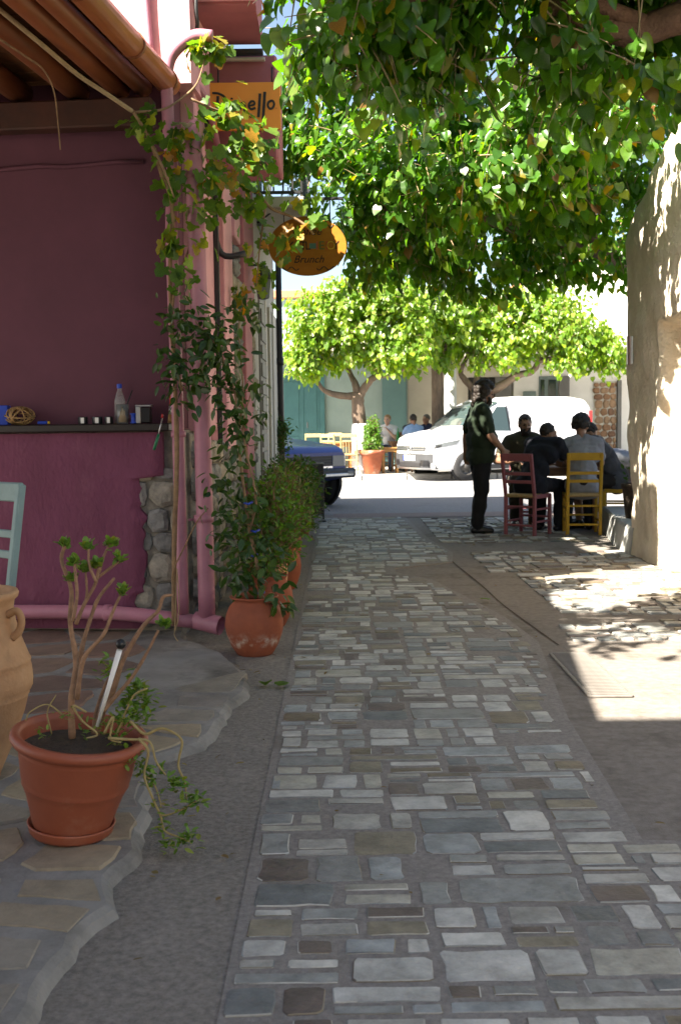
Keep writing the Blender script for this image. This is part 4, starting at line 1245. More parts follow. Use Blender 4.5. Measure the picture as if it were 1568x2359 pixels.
def tree(name, label, base, trunk_pts, trunk_r, limbs, lumps, n_twigs, leaf, m, bark, seed, n_single, white=0.0, shell=.35, group=None, per=(5, 9), up=.2, gap=None, orient_kw={}, keep=None, length=(.25, .5)):
    rg = np.random.default_rng(seed)
    t = thing(name, label, 'tree', base, group=group)
    B = Vector(base)
    tp = [Vector(p) - B for p in trunk_pts]
    limb(tp, trunk_r[0], trunk_r[1], bark, t, 'trunk', 14, .10, seed)
    if white:
        limb([p for p in [tp[0], tp[0].lerp(tp[-1], white * .5), tp[0].lerp(tp[-1], white)]], trunk_r[0] * 1.16, (trunk_r[0] + (trunk_r[1] - trunk_r[0]) * white) * 1.16, T['whitewash'], t, 'whitewash', 14, .05, seed)
    for i, (pts, r0, r1) in enumerate(limbs):
        limb([Vector(p) - B for p in pts], r0, r1, bark, t, 'limb', 9, .16, seed + i * 3.7)
    lum = [(np.array(c) - np.array(base), r_) for c, r_ in lumps]
    P_, O_, lines = twigs_in(lum, n_twigs, rg, shell, per=per, up=up, gap=gap, length=length)
    size = rg.uniform(leaf[0], leaf[1], len(P_))
    P_ = P_ + rg.normal(size=P_.shape) * leaf[1] * .35
    if keep is not None:
        ok = keep(P_ + np.array(base)); P_, O_, size = P_[ok], O_[ok], size[ok]
        lines = [l for l in lines if keep(np.array([l[0], l[-1]]) + np.array(base)).all()]
    Rm = orient(O_, rg, **orient_kw)
    foliage(t, 'heart', P_, Rm, size, m, n_single, base)
    twig_mesh(t, lines, .006, T['twig'], keep=.7, rg=rg)
    return t

# near tree: its limbs reach in from the right, above the top of the frame
tree('mulberry_tree', 'nearest mulberry, its dark leafy crown filling the top right', (2.95, 5.3, 0),
     [(2.95, 5.3, 0), (2.92, 5.28, 1.0), (2.85, 5.25, 2.2), (2.75, 5.2, 2.85)], (.20, .17),
     [([(2.75, 5.2, 2.75), (2.3, 5.2, 3.1), (1.75, 5.3, 3.22), (1.42, 5.35, 3.16), (1.0, 5.3, 3.3)], .12, .05),
      ([(1.5, 5.33, 3.2), (.9, 5.2, 3.35), (.35, 5.1, 3.25), (-.05, 5.05, 3.32)], .04, .018),
      ([(2.4, 5.2, 3.0), (2.2, 4.8, 3.5), (1.4, 4.7, 3.7), (.4, 4.8, 3.7)], .06, .02),
      ([(2.75, 5.2, 2.8), (2.9, 5.6, 3.5), (2.6, 5.9, 3.8)], .08, .03)],
     [((.25, 5.2, 3.32), (.62, .55, .42)), ((1.0, 5.25, 3.38), (.75, .6, .5)), ((1.75, 5.2, 3.36), (.75, .6, .5)), ((2.5, 5.2, 3.5), (.75, .65, .55)), ((.9, 5.0, 3.75), (1.3, .6, .35)), ((1.9, 5.3, 3.9), (1.2, .7, .35)), ((-.55, 3.95, 4.25), (.8, .68, .32)), ((-1.45, 3.95, 4.25), (.75, .68, .32)), ((.3, 3.95, 4.3), (.8, .6, .3)), ((1.0, 5.6, 3.7), (1.2, .5, .4)), ((.55, 5.45, 3.08), (.6, .35, .26)), ((1.5, 5.4, 3.02), (.7, .35, .24))],
     2500, (.05, .105), T['mulberry'], T['bark_red'], 3, 300, gap=-.2, orient_kw=dict(droop=.75, face=.4, upn=.2, sunward=.8, jit=.38), shell=.3, keep=lambda q: ((q[:, 0] > -.38 - .3 * (q[:, 2] - 3.2)) | (q[:, 2] > 3.85) & (q[:, 1] < 4.75)) & ~((q[:, 0] > 1.22) & (q[:, 1] < 5.34) & (q[:, 2] < 3.32) & (q[:, 2] > 2.98)))
# second tree, behind the end of the sandy wall
tree('mulberry_tree', 'middle mulberry with sunlit hanging leaves over the lane and tables', (3.75, 12.4, 0),
     [(3.75, 12.4, 0), (3.72, 12.4, 1.2), (3.6, 12.3, 2.3), (3.45, 12.2, 2.8)], (.22, .17),
     [([(3.45, 12.2, 2.75), (2.9, 11.6, 3.05), (2.1, 11.0, 3.15), (1.2, 10.5, 3.3), (.4, 10.2, 3.3)], .11, .03),
      ([(3.4, 12.2, 2.8), (2.9, 12.4, 3.3), (1.9, 12.3, 3.5), (.9, 12.0, 3.5)], .09, .03),
      ([(2.7, 11.4, 3.1), (2.4, 10.3, 3.4), (2.1, 9.4, 3.5)], .05, .02),
      ([(3.5, 12.2, 2.8), (3.8, 11.2, 3.3), (3.5, 10.0, 3.6)], .08, .03)],
     [((.15, 9.6, 3.45), (.55, .8, .62)), ((.8, 9.5, 3.35), (.75, .85, .62)), ((1.6, 9.4, 3.4), (.85, .85, .62)), ((2.35, 9.3, 3.55), (.75, .85, .62)), ((.5, 10.9, 3.3), (.8, 1.1, .62)), ((1.5, 11.0, 3.2), (1.0, 1.2, .62)), ((2.6, 11.4, 3.35), (.9, 1.2, .6)), ((3.3, 10.6, 3.7), (.6, 1.1, .55)), ((1.4, 12.3, 3.5), (1.5, .9, .5)), ((1.6, 10.2, 3.85), (1.7, 1.2, .45)), ((-.1, 13.1, 3.95), (.5, .7, .6)), ((.4, 13.3, 3.5), (.6, .7, .5)), ((.6, 11.3, 3.8), (.8, .9, .42)), ((-.4, 10.6, 4.2), (.6, .7, .45)), ((-.15, 9.9, 4.15), (.5, .8, .6)), ((-.1, 10.6, 3.6), (.45, .7, .5)), ((1.1, 9.9, 4.35), (1.8, 1.2, .5)), ((.9, 8.6, 3.45), (.9, .5, .45)), ((2.1, 8.6, 3.55), (.9, .5, .45)), ((1.5, 8.35, 3.6), (1.0, .4, .4))],
     4300, (.055, .118), T['mulberry'], T['bark'], 7, 300, gap=-.18, orient_kw=dict(droop=.65, face=.4, upn=.0, sunward=1.0, jit=.3), shell=.16, length=(.15, .34), keep=lambda q: ~((q[:, 0] < .10 + .10 * (q[:, 1] - 9.5)) & (q[:, 2] < 3.48 + .2 * (q[:, 1] - 9.5)) & (q[:, 1] < 12.2)) & ~((q[:, 0] > 2.38) & (q[:, 1] < 10.6) & (q[:, 2] < 3.25 + .4 * (10.3 - q[:, 1]))))
# trees across the road
def far(px, py, Y): return tuple(at(px, py, Y))
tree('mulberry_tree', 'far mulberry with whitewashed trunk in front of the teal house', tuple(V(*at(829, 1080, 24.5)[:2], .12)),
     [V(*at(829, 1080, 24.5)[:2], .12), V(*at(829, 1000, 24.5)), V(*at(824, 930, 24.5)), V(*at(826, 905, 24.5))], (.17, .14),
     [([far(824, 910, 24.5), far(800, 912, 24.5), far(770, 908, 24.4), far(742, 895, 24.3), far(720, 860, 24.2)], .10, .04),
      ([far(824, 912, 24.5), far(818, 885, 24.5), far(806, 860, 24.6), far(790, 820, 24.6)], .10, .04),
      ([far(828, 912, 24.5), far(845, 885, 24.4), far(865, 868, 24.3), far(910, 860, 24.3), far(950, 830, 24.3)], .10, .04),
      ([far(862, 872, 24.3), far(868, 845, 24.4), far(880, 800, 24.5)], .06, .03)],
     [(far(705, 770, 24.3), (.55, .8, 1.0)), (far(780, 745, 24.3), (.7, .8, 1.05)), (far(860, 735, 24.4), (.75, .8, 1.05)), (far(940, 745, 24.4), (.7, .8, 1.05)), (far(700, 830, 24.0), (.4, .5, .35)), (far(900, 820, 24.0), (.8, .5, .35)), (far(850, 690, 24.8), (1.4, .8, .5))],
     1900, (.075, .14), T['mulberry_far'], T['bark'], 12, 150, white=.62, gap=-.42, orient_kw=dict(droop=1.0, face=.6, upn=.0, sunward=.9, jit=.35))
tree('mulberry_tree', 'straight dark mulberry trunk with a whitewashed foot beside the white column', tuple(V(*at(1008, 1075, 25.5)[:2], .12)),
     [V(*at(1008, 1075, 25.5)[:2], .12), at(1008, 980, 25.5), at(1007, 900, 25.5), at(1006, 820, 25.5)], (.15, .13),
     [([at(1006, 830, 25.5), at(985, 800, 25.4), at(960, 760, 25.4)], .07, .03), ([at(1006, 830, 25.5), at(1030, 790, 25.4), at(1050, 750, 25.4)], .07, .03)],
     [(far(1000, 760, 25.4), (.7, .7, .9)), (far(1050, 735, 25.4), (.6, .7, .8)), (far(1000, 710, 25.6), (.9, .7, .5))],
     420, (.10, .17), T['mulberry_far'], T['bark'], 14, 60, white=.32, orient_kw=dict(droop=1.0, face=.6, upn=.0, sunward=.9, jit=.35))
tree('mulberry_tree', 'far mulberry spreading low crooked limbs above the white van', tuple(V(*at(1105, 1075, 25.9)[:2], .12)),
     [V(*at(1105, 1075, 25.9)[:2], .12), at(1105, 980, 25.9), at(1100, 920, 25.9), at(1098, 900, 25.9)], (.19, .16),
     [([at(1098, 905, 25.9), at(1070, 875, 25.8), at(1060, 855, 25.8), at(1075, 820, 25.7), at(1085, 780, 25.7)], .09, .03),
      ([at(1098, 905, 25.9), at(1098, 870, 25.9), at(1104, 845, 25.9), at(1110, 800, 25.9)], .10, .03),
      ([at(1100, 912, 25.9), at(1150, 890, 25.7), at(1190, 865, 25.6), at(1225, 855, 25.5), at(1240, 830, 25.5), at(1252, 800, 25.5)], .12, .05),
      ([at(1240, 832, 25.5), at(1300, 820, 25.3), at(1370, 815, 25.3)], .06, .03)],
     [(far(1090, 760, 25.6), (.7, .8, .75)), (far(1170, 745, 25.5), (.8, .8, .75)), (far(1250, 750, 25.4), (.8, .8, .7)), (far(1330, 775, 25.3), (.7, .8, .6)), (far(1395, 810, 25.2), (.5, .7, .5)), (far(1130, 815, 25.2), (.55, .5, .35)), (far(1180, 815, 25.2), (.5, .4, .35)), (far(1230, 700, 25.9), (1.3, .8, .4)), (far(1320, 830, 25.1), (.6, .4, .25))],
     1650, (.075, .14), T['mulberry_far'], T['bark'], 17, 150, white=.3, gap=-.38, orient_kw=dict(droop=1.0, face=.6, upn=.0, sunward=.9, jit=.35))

# ---------------------------------------------------------------- vine and climber on the house corner
def cluster_leaves(specs, rg, base):
    P_ = []; O_ = []
    for (cx, cy, rx, ry, Y, n) in specs:
        c = at(cx, cy, Y); k = Y / 2450
        for _ in range(n):
            u = rg.normal(size=3) * .5
            d = np.array([u[0] * rx * k, u[1] * min(rx, ry) * k * .8, u[2] * ry * k])
            P_.append(np.array(c) + d - np.array(base))
            o = np.array([u[0], u[1] - .6, u[2] * .5]); O_.append(o / (np.linalg.norm(o) + 1e-6))
    return np.array(P_), np.array(O_)

VB = (-1.0, 6.2, 0.06)
vine = thing('grape_vine', 'grape vine with yellowing lobed leaves climbing the pink house corner', 'vine', VB)
rg = np.random.default_rng(31)
specs = [(335, 285, 40, 45, 6.05, 16), (390, 335, 50, 60, 6.1, 24), (430, 300, 50, 50, 6.2, 22), (478, 118, 48, 36, 6.35, 36), (515, 255, 50, 36, 6.4, 24), (560, 300, 55, 55, 6.4, 30),
         (545, 360, 65, 55, 6.4, 38), (592, 355, 35, 55, 6.45, 22), (485, 400, 65, 60, 6.2, 30), (562, 432, 62, 45, 6.4, 34), (450, 482, 26, 30, 6.1, 8), (392, 430, 30, 60, 6.1, 16),
         (392, 540, 26, 75, 6.1, 16), (430, 590, 40, 60, 6.1, 16), (602, 540, 42, 50, 8.5, 22), (600, 640, 36, 62, 8.6, 24), (560, 690, 36, 46, 8.6, 16), (690, 463, 44, 14, 6.5, 9), (668, 545, 26, 40, 6.5, 9),
         (728, 505, 26, 22, 6.5, 7), (652, 578, 20, 34, 6.5, 7), (480, 500, 50, 60, 6.3, 14), (585, 470, 40, 36, 6.5, 14)]
P_, O_ = cluster_leaves(specs, rg, VB)
size = rg.uniform(.06, .115, len(P_))
foliage(vine, 'vine', P_, orient(O_, rg, droop=.8, face=.8, upn=.45, jit=.5), size, T['grape'], 260, VB, 'foliage')
canes = [([(402, 1440, 6.2), (402, 1250, 6.2), (408, 1050, 6.2), (402, 850, 6.2), (392, 640, 6.2), (398, 480, 6.1), (372, 400, 6.1), (345, 320, 6.1), (308, 258, 6.0)], .016, .009),
         ([(308, 258, 6.0), (375, 252, 6.1), (420, 225, 6.2), (455, 190, 6.3), (476, 120, 6.35)], .008, .004),
         ([(345, 320, 6.1), (375, 385, 6.0), (402, 455, 6.0)], .009, .005),
         ([(440, 228, 6.3), (490, 250, 6.35), (520, 265, 6.4), (580, 330, 6.45)], .008, .004),
         ([(590, 440, 6.45), (625, 480, 6.5), (670, 498, 6.5), (705, 520, 6.5), (722, 540, 6.5)], .012, .006),
         ([(615, 452, 8.5), (600, 560, 8.5), (590, 660, 8.5)], .009, .004),
         ([(0, 90, 5.4), (60, 130, 5.6), (100, 160, 5.7), (125, 210, 5.8), (135, 290, 5.8), (140, 345, 5.8)], .006, .003),
         ([(420, 900, 6.15), (395, 780, 6.2), (405, 660, 6.2), (440, 560, 6.3), (470, 440, 6.5)], .009, .005),
         ([(402, 1370, 6.1), (398, 1320, 6.1), (425, 1260, 6.1), (455, 1200, 6.1), (480, 1170, 6.1)], .005, .003)]
for i, (pts, r0, r1) in enumerate(canes):
    limb([at(*p) - Vector(VB) for p in pts], r0, r1, T['vine_wood'], vine, 'cane', 7, .2, i * 2.1)
rope = thing('rope', 'pale frayed rope stretched under the awning towards the vine', 'rope', at(150, 130, 5.6))
b = MB(); b.tube([Vector(q) - at(150, 130, 5.6) for q in spline([at(-60, -25, 5.0), at(0, 22, 5.2), at(100, 105, 5.5), at(180, 172, 5.75), at(240, 212, 5.85), at(305, 256, 5.98)], 6)], .012, 8); b.build('rope', T['twig'], rope)

JB = (-.49, 5.9, .045)
clim = thing('climbing_plant', 'dark glossy climber rising from the round clay pot up the drainpipes', 'plant', JB)
specs = [(420, 740, 52, 66, 6.05, 60), (480, 785, 52, 66, 6.05, 70), (430, 880, 52, 60, 6.0, 60), (520, 800, 52, 60, 6.1, 55), (535, 900, 52, 75, 6.1, 70), (400, 815, 32, 46, 6.0, 24), (545, 1000, 46, 66, 6.1, 55),
         (528, 1120, 42, 66, 6.0, 50), (545, 1230, 52, 75, 5.95, 60), (600, 1275, 62, 62, 5.9, 60), (642, 1385, 30, 34, 5.8, 18), (575, 1330, 56, 44, 5.85, 40), (560, 720, 40, 50, 6.4, 24), (600, 930, 26, 46, 6.6, 16),
         (600, 750, 12, 16, 6.5, 5), (590, 1160, 46, 50, 6.0, 34)]
P_, O_ = cluster_leaves([q[:5] + (int(q[5] * 1.5),) for q in specs], rg, JB)
foliage(clim, 'oval', P_, orient(O_, rg, droop=.5, face=.7, upn=.6, jit=.7), rg.uniform(.04, .08, len(P_)), T['jasmine'], 220, JB, 'foliage')
for i, (pts, r0, r1) in enumerate([([(602, 1390, 5.9), (592, 1300, 5.9), (575, 1220, 5.95), (560, 1110, 6.0), (548, 1000, 6.1), (540, 900, 6.1), (500, 800, 6.1), (450, 740, 6.05)], .012, .005),
                                   ([(575, 1220, 5.95), (590, 1150, 5.95), (572, 1060, 6.0), (560, 980, 6.1), (580, 900, 6.3)], .008, .004),
                                   ([(540, 900, 6.1), (470, 880, 6.0), (420, 870, 6.0)], .006, .003), ([(548, 1000, 6.1), (560, 900, 6.1), (550, 760, 6.3), (560, 690, 6.5)], .006, .003)]):
    limb([at(*p) - Vector(JB) for p in pts], r0, r1, T['vine_wood'], clim, 'stem', 6, .2, i * 1.7)
for (px, py) in ((572, 1158), (588, 1222), (584, 1278), (600, 1365)):
    b = MB(); b.tube([at(px - 9, py, 5.93) - Vector(JB), at(px, py + 3, 5.9) - Vector(JB), at(px + 9, py - 2, 5.93) - Vector(JB)], .007, 6); b.build('tie', T['blue_plastic'], clim)

# ---------------------------------------------------------------- pots along the facade
def jar_profile(r_, h, rim=.76):
    return [(0, 0), (r_ * .60, 0), (r_ * .63, h * .02), (r_ * .80, h * .16), (r_ * .95, h * .36), (r_, h * .52), (r_ * .96, h * .68), (r_ * .84, h * .82), (r_ * .70, h * .90), (r_ * .68, h * .93), (r_ * rim, h * .97), (r_ * (rim + .03), h * .99), (r_ * rim, h), (r_ * .64, h * .985), (r_ * .62, h * .90)]
def pot(name, label, x, y, r_, h, m, z=.004, rim=.76, prof=None):
    t = thing(name, label, 'plant pot', (x, y, z), group='clay pots along the facade')
    b_ = MB(); b_.lathe(prof or jar_profile(r_, h, rim), 36, wob=.012); b_.build('pot', m, t)
    b_ = MB(); b_.lathe([(r_ * .62, h * .88), (r_ * .3, h * .9), (0.001, h * .91)], 20); b_.build('soil', T['soil'], t)
    return t
pot('clay_pot', 'round terracotta pot with a worn white band, nearest along the facade', -.49, 5.9, .165, .33, T['terracotta_crust'], rim=.80)
pot('clay_pot', 'second round terracotta pot tucked behind the nearest one', -.455, 6.72, .148, .33, T['terracotta'])
pot('clay_pot', 'pale ochre clay pot half hidden by leaves, third along the facade', -.53, 7.55, .15, .42, T['clay_pale'])
pot('clay_pot', 'orange clay pot, fourth along the facade below the feathery shrub', -.45, 8.25, .14, .34, T['terracotta'])
pot('clay_pot', 'larger orange clay pot farther along, fifth from the drainpipes', -.52, 9.35, .175, .44, T['terracotta_worn'])
cyl = [(0, 0), (.13, 0), (.15, .3), (.165, .33), (.165, .37), (.14, .37), (.13, .33)]
pot('clay_pot', 'brown straight sided pot under the dark shrubs, farthest along the facade', -.5, 12.3, .16, .37, T['plastic_pot'], prof=cyl)
pot('clay_pot', 'dark pot hidden under shrubs between the fifth and the farthest pot', -.55, 10.8, .16, .37, T['plastic_pot'], prof=cyl)

def bush(name, label, base, lumps, n, leaf, m, seed, kind='oval', n_single=0, twig=.004, length=(.12, .25), kw={}, cat='shrub', group=None):
    rg_ = np.random.default_rng(seed)
    t = thing(name, label, cat, base, group=group)
    lum = [(np.array(c) - np.array(base), r_) for c, r_ in lumps]
    P__, O__, lines = twigs_in(lum, n, rg_, .5, per=(5, 9), length=length, up=.5)
    foliage(t, kind, P__ + rg_.normal(size=P__.shape) * leaf[1] * .4, orient(O__, rg_, **dict(dict(droop=.1, face=.5, upn=.6, jit=.6), **kw)), rg_.uniform(leaf[0], leaf[1], len(P__)), m, n_single, base, 'foliage')
    twig_mesh(t, lines, twig, T['vine_wood'])
    b_ = MB()
    for k in range(5):
        c = lum[k % len(lum)][0]
        b_.tube(spline([(0, 0, 0), (c * .5 + rg_.normal(size=3) * .03).tolist(), (c + rg_.normal(size=3) * .06).tolist()], 5), [.012 - .0008 * q for q in range(11)], 6)
    b_.build('stems', T['vine_wood'], t)
    return t
bush('potted_shrub', 'feathery bright green shrub in the pots beside the facade', (-.46, 7.0, .3), [((-.46, 7.0, .62), (.20, .24, .26)), ((-.42, 7.3, .75), (.2, .26, .22)), ((-.5, 6.8, .5), (.18, .2, .2))], 620, (.022, .046), T['shrub_light'], 41, kw=dict(droop=-.2, jit=.9))
bush('potted_shrub', 'dull dry herb bush behind the feathery shrub', (-.45, 8.25, .32), [((-.47, 8.3, .66), (.2, .3, .26)), ((-.5, 8.0, .55), (.16, .2, .2))], 130, (.025, .05), T['shrub_dry'], 42, kw=dict(droop=-.6, jit=.6))
bush('potted_shrub', 'dark bushy shrub beyond the dry herb, spilling towards the lane', (-.52, 9.35, .42), [((-.48, 9.5, .66), (.24, .4, .26)), ((-.42, 9.1, .52), (.2, .3, .22)), ((-.5, 10.2, .70), (.24, .4, .26))], 420, (.03, .06), T['shrub'], 43)
bush('potted_shrub', 'dark shrub at the end of the pot row near the board', (-.55, 10.8, .36), [((-.47, 11.0, .64), (.24, .5, .30)), ((-.45, 12.0, .60), (.24, .5, .28)), ((-.42, 11.5, .4), (.2, .4, .25))], 480, (.03, .06), T['shrub'], 44)
bush('wall_creeper', 'small green creeper on the black iron post', (-.80, 14.8, .5), [((-.79, 14.78, 1.15), (.10, .12, .28)), ((-.80, 14.78, .8), (.07, .1, .3)), ((-.95, 14.6, .9), (.1, .2, .35))], 120, (.04, .07), T['shrub'], 45, cat='creeper')

# ---------------------------------------------------------------- the big plastic pot in front, with its trailing succulent
PB = Vector((-.84, 3.18, .047))
pp = thing('potted_succulent', 'leggy succulent trailing out of a big terracotta plastic pot in front', 'potted plant', PB)
pr = [(0, .012), (.108, .012), (.117, .03), (.146, .13), (.158, .158), (.161, .162), (.160, .170), (.164, .18), (.178, .262), (.180, .268), (.178, .276), (.186, .284), (.200, .288), (.207, .300), (.204, .314), (.194, .320), (.180, .318), (.176, .300), (.168, .25)]
TILT = Matrix.Rotation(R(7.5), 4, 'Y') @ Matrix.Rotation(R(2), 4, 'X')
b = MB(); b.lathe(pr, 56); b.xf(TILT); b.build('pot', T['plastic_pot'], pp)
b = MB(); b.lathe([(0, .002), (.118, .002), (.126, .012), (.130, .030), (.133, .036), (.128, .038), (.120, .020), (0, .014)], 48); b.xf(Matrix.Rotation(R(5), 4, 'Y')); b.build('saucer', T['plastic_pot'], pp)
b = MB(); b.lathe([(.174, .268), (.1, .275), (.001, .282)], 30, wob=.05); b.xf(TILT); b.build('soil', T['soil'], pp)
S = 3.17
stems = [([(167, 1700), (165, 1613), (176, 1525), (163, 1437), (165, 1358), (143, 1292), (150, 1256)], .013, .006, 'stem', 0),
         ([(172, 1590), (189, 1494), (211, 1419), (229, 1375), (264, 1331)], .010, .005, 'stem', .03),
         ([(176, 1437), (194, 1393), (220, 1345), (229, 1305)], .008, .005, 'stem', .02),
         ([(169, 1430), (178, 1375), (176, 1336), (172, 1296)], .007, .005, 'stem', -.03),
         ([(198, 1388), (201, 1360), (198, 1318)], .006, .004, 'stem', .02), ([(222, 1340), (206, 1300), (205, 1264)], .006, .004, 'stem', .0),
         ([(226, 1330), (262, 1302), (277, 1291)], .006, .004, 'stem', .03), ([(229, 1318), (240, 1280), (255, 1250)], .006, .004, 'stem', .05),
         ([(178, 1610), (194, 1516), (238, 1463), (260, 1410), (279, 1368)], .009, .005, 'stem', -.02),
         ([(222, 1690), (236, 1640), (260, 1591), (282, 1525), (308, 1476), (334, 1437), (365, 1406), (376, 1375), (398, 1370)], .013, .005, 'stem', .02),
         ([(236, 1640), (262, 1609), (304, 1560), (339, 1503), (365, 1452)], .009, .005, 'stem', -.03),
         ([(215, 1690), (222, 1640), (240, 1585), (252, 1560)], .008, .005, 'stem', .05),
         ([(300, 1660), (334, 1690), (374, 1677), (418, 1702), (413, 1745), (412, 1768), (426, 1803), (430, 1848)], .008, .004, 'stem_pale', -.06),
         ([(250, 1700), (300, 1703), (345, 1708), (360, 1753), (382, 1785)], .008, .004, 'stem_pale', -.10),
         ([(320, 1700), (342, 1730), (333, 1785), (350, 1833), (370, 1878), (380, 1913), (415, 1928), (438, 1938)], .008, .0035, 'stem_pale', -.10),
         ([(370, 1878), (392, 1875), (415, 1866), (440, 1853), (462, 1838)], .005, .003, 'stem_pale', -.10),
         ([(333, 1785), (352, 1800), (365, 1830), (372, 1860)], .005, .003, 'stem_pale', -.08),
         ([(200, 1640), (170, 1625), (190, 1660), (225, 1690), (200, 1700)], .006, .004, 'stem_pale', -.08),
         ([(270, 1690), (290, 1640), (310, 1600), (340, 1585)], .006, .004, 'stem_pale', -.03), ([(240, 1690), (262, 1650), (255, 1700), (280, 1710)], .007, .005, 'stem_pale', -.08),
         ([(120, 1690), (110, 1640), (130, 1600)], .004, .003, 'stem_pale', .05), ([(150, 1650), (110, 1622), (70, 1640), (60, 1660)], .005, .003, 'stem_pale', .02)]
for i, (pts, r0, r1, m, dy) in enumerate(stems):
    limb([at(px, py, S + dy) - PB for px, py in pts], r0 * (.85 if m == 'stem' else .62), r1 * (.85 if m == 'stem' else .62), T[m], pp, 'stem', 8, .18, i * 1.9)
ros = [(150, 1250), (202, 1256), (257, 1250), (172, 1292), (196, 1307), (224, 1299), (277, 1287), (165, 1329), (285, 1360), (379, 1437)]
rg = np.random.default_rng(77)
P_ = []; O_ = []; tips = []; sz = []
def rosette(px, py, dy, n, s, spread=.8):
    c = np.array(at(px, py, S + dy) - PB)
    for k in range(n):
        a = k * 2.4; e = .25 + .9 * (k / n)
        d = np.array([math.cos(a) * spread, math.sin(a) * spread, 1.1 - e]); d /= np.linalg.norm(d)
        P_.append(c - np.array([0, 0, .006])); tips.append(d); O_.append(np.array([-d[0] * .6, -d[1] * .6, 1])); sz.append(s * rg.uniform(.75, 1.1))
for i, (px, py) in enumerate(ros): rosette(px, py, [0, 0, .05, -.03, .02, .02, .03, 0, -.02, -.03][i], 26, .026, .7)
trail = []
for (px, py, dy, n, s) in [(325, 1770, -.05, 14, .03), (345, 1800, -.07, 14, .03), (400, 1800, -.1, 14, .035), (408, 1795, -.09, 10, .03), (430, 1850, -.1, 16, .03), (455, 1838, -.1, 16, .032), (415, 1928, -.1, 10, .03), (437, 1925, -.1, 14, .034), (392, 1945, -.1, 10, .03), (372, 1900, -.1, 12, .03),
                          (365, 1840, -.1, 8, .025), (330, 1600, .0, 16, .035), (318, 1580, .02, 18, .04), (305, 1600, .04, 16, .035), (300, 1640, -.03, 14, .03), (285, 1660, -.03, 14, .03), (340, 1610, -.02, 10, .03), (245, 1540, .08, 12, .03), (250, 1520, .08, 10, .028), (160, 1640, -.02, 10, .022), (95, 1690, -.05, 6, .02), (270, 1700, -.06, 12, .028), (310, 1745, -.08, 12, .03), (320, 1650, .0, 14, .03), (290, 1620, .05, 16, .032), (265, 1660, .0, 14, .026), (335, 1640, -.04, 12, .03), (240, 1670, -.04, 10, .024), (200, 1670, .06, 10, .022), (355, 1770, -.09, 10, .03)]:
    trail.append((px, py, dy, n, s))
P_ = np.array(P_); P_ = P_ + rg.normal(size=P_.shape) * .006
foliage(pp, 'spoon', P_, frames(np.array(tips) + rg.normal(size=P_.shape) * .15, np.array(O_)), np.array(sz), T['succulent'], 160, PB, 'foliage')
P_, O_, tips, sz = [], [], [], []
for (px, py, dy, n, s) in trail: rosette(px, py, dy, int(n * 1.5), s * .95, 1.3)
P_ = np.array(P_); P_ = P_ + rg.normal(size=P_.shape) * .014
foliage(pp, 'oval', P_, frames(np.array(tips) + rg.normal(size=P_.shape) * .35, np.array(O_)), np.array(sz), T['succulent'], 140, PB, 'foliage')
stick = thing('white_stick', 'white plastic stick with a black ball top stuck in the succulent pot', 'stick', at(224, 1650, 3.13))
B0 = at(224, 1650, 3.13)
b = MB(); b.tube([V(0, 0, -.03), at(276, 1497, 3.11) - B0], [.005, .0085], 12); b.build('shaft', T['white_plastic'], stick)
b = MB(); b.ell(at(279, 1483, 3.11) - B0, .0155); b.build('ball', T['black_plastic'], stick)

# ochre amphora at the left edge
am = thing('amphora', 'tall ochre clay jar with handles and banded relief at the left edge', 'jar', (-1.335, 3.72, .035))
pr = [(0, 0), (.10, 0), (.105, .02), (.15, .12), (.195, .24), (.210, .30), (.214, .306), (.211, .312), (.224, .33), (.226, .36), (.224, .40), (.219, .42), (.223, .426), (.218, .434), (.205, .47), (.188, .52), (.175, .57), (.170, .62), (.174, .645), (.186, .655), (.190, .668), (.186, .678), (.170, .680), (.158, .672), (.150, .62), (.16, .5)]
b = MB(); b.lathe(pr, 56, wob=.01)
me = b.mesh('body', T['clay_pale'])
for v in me.vertices:
    if .32 < v.co.z < .415:
        v.co += v.normal * .006 * max(0, noise.noise(v.co * 26))
link('body', me, am)
for a in (R(-12), R(168)):
    b = MB(); u = V(math.cos(a), math.sin(a), 0)
    b.tube(spline([u * .168 + V(0, 0, .60), u * .205 + V(0, 0, .615), u * .222 + V(0, 0, .585), u * .212 + V(0, 0, .545), u * .186 + V(0, 0, .52)], 6), .013, 10, flat=1.2); b.build('handle', T['clay_pale'], am)

# fallen leaves
for i, (px, py, lb) in enumerate([(1125, 1382, 'yellow fallen leaf lying alone on the paved lane'), (612, 1572, 'pale green fallen sprig on the concrete near the clay pot'), (640, 1580, 'small yellow fallen leaf beside the sprig near the clay pot')]):
    d = CROT @ Vector(((px - 784) / 2450, -(py - 1179) / 2450, -1)); tt = -1.27 / d.z
    p = CAM + d * tt
    o = link('fallen_leaf', leaves_mesh('fallen_leaf', 'heart', np.zeros((1, 3)), np.eye(3)[None], np.array([.075]), T['grape']), None, (p.x, p.y, .024))
    o.rotation_euler = (.15, .1, i * 2.2 + 1)
    tag(o, lb, 'leaf', 'fallen leaves')

# dry leaf litter and grit blown along the edges of the lane
rg = np.random.default_rng(91)
n = 150
lx = np.where(rg.random(n) < .6, rg.uniform(-.62, -.30, n), rg.uniform(-.25, 2.4, n)); ly = rg.uniform(2.3, 13.5, n)
tipd = np.stack([rg.normal(size=n), rg.normal(size=n), rg.normal(size=n) * .1], 1)
nr = np.stack([rg.normal(size=n) * .25, rg.normal(size=n) * .25, np.ones(n)], 1)
o = link('leaf_litter', leaves_mesh('leaf_litter', 'oval', np.stack([lx, ly, np.full(n, .019)], 1), frames(tipd, nr), rg.uniform(.012, .038, n), T['litter']))
tag(o, 'scattered dry leaf litter along the lane edges', 'leaf litter', kind='stuff')

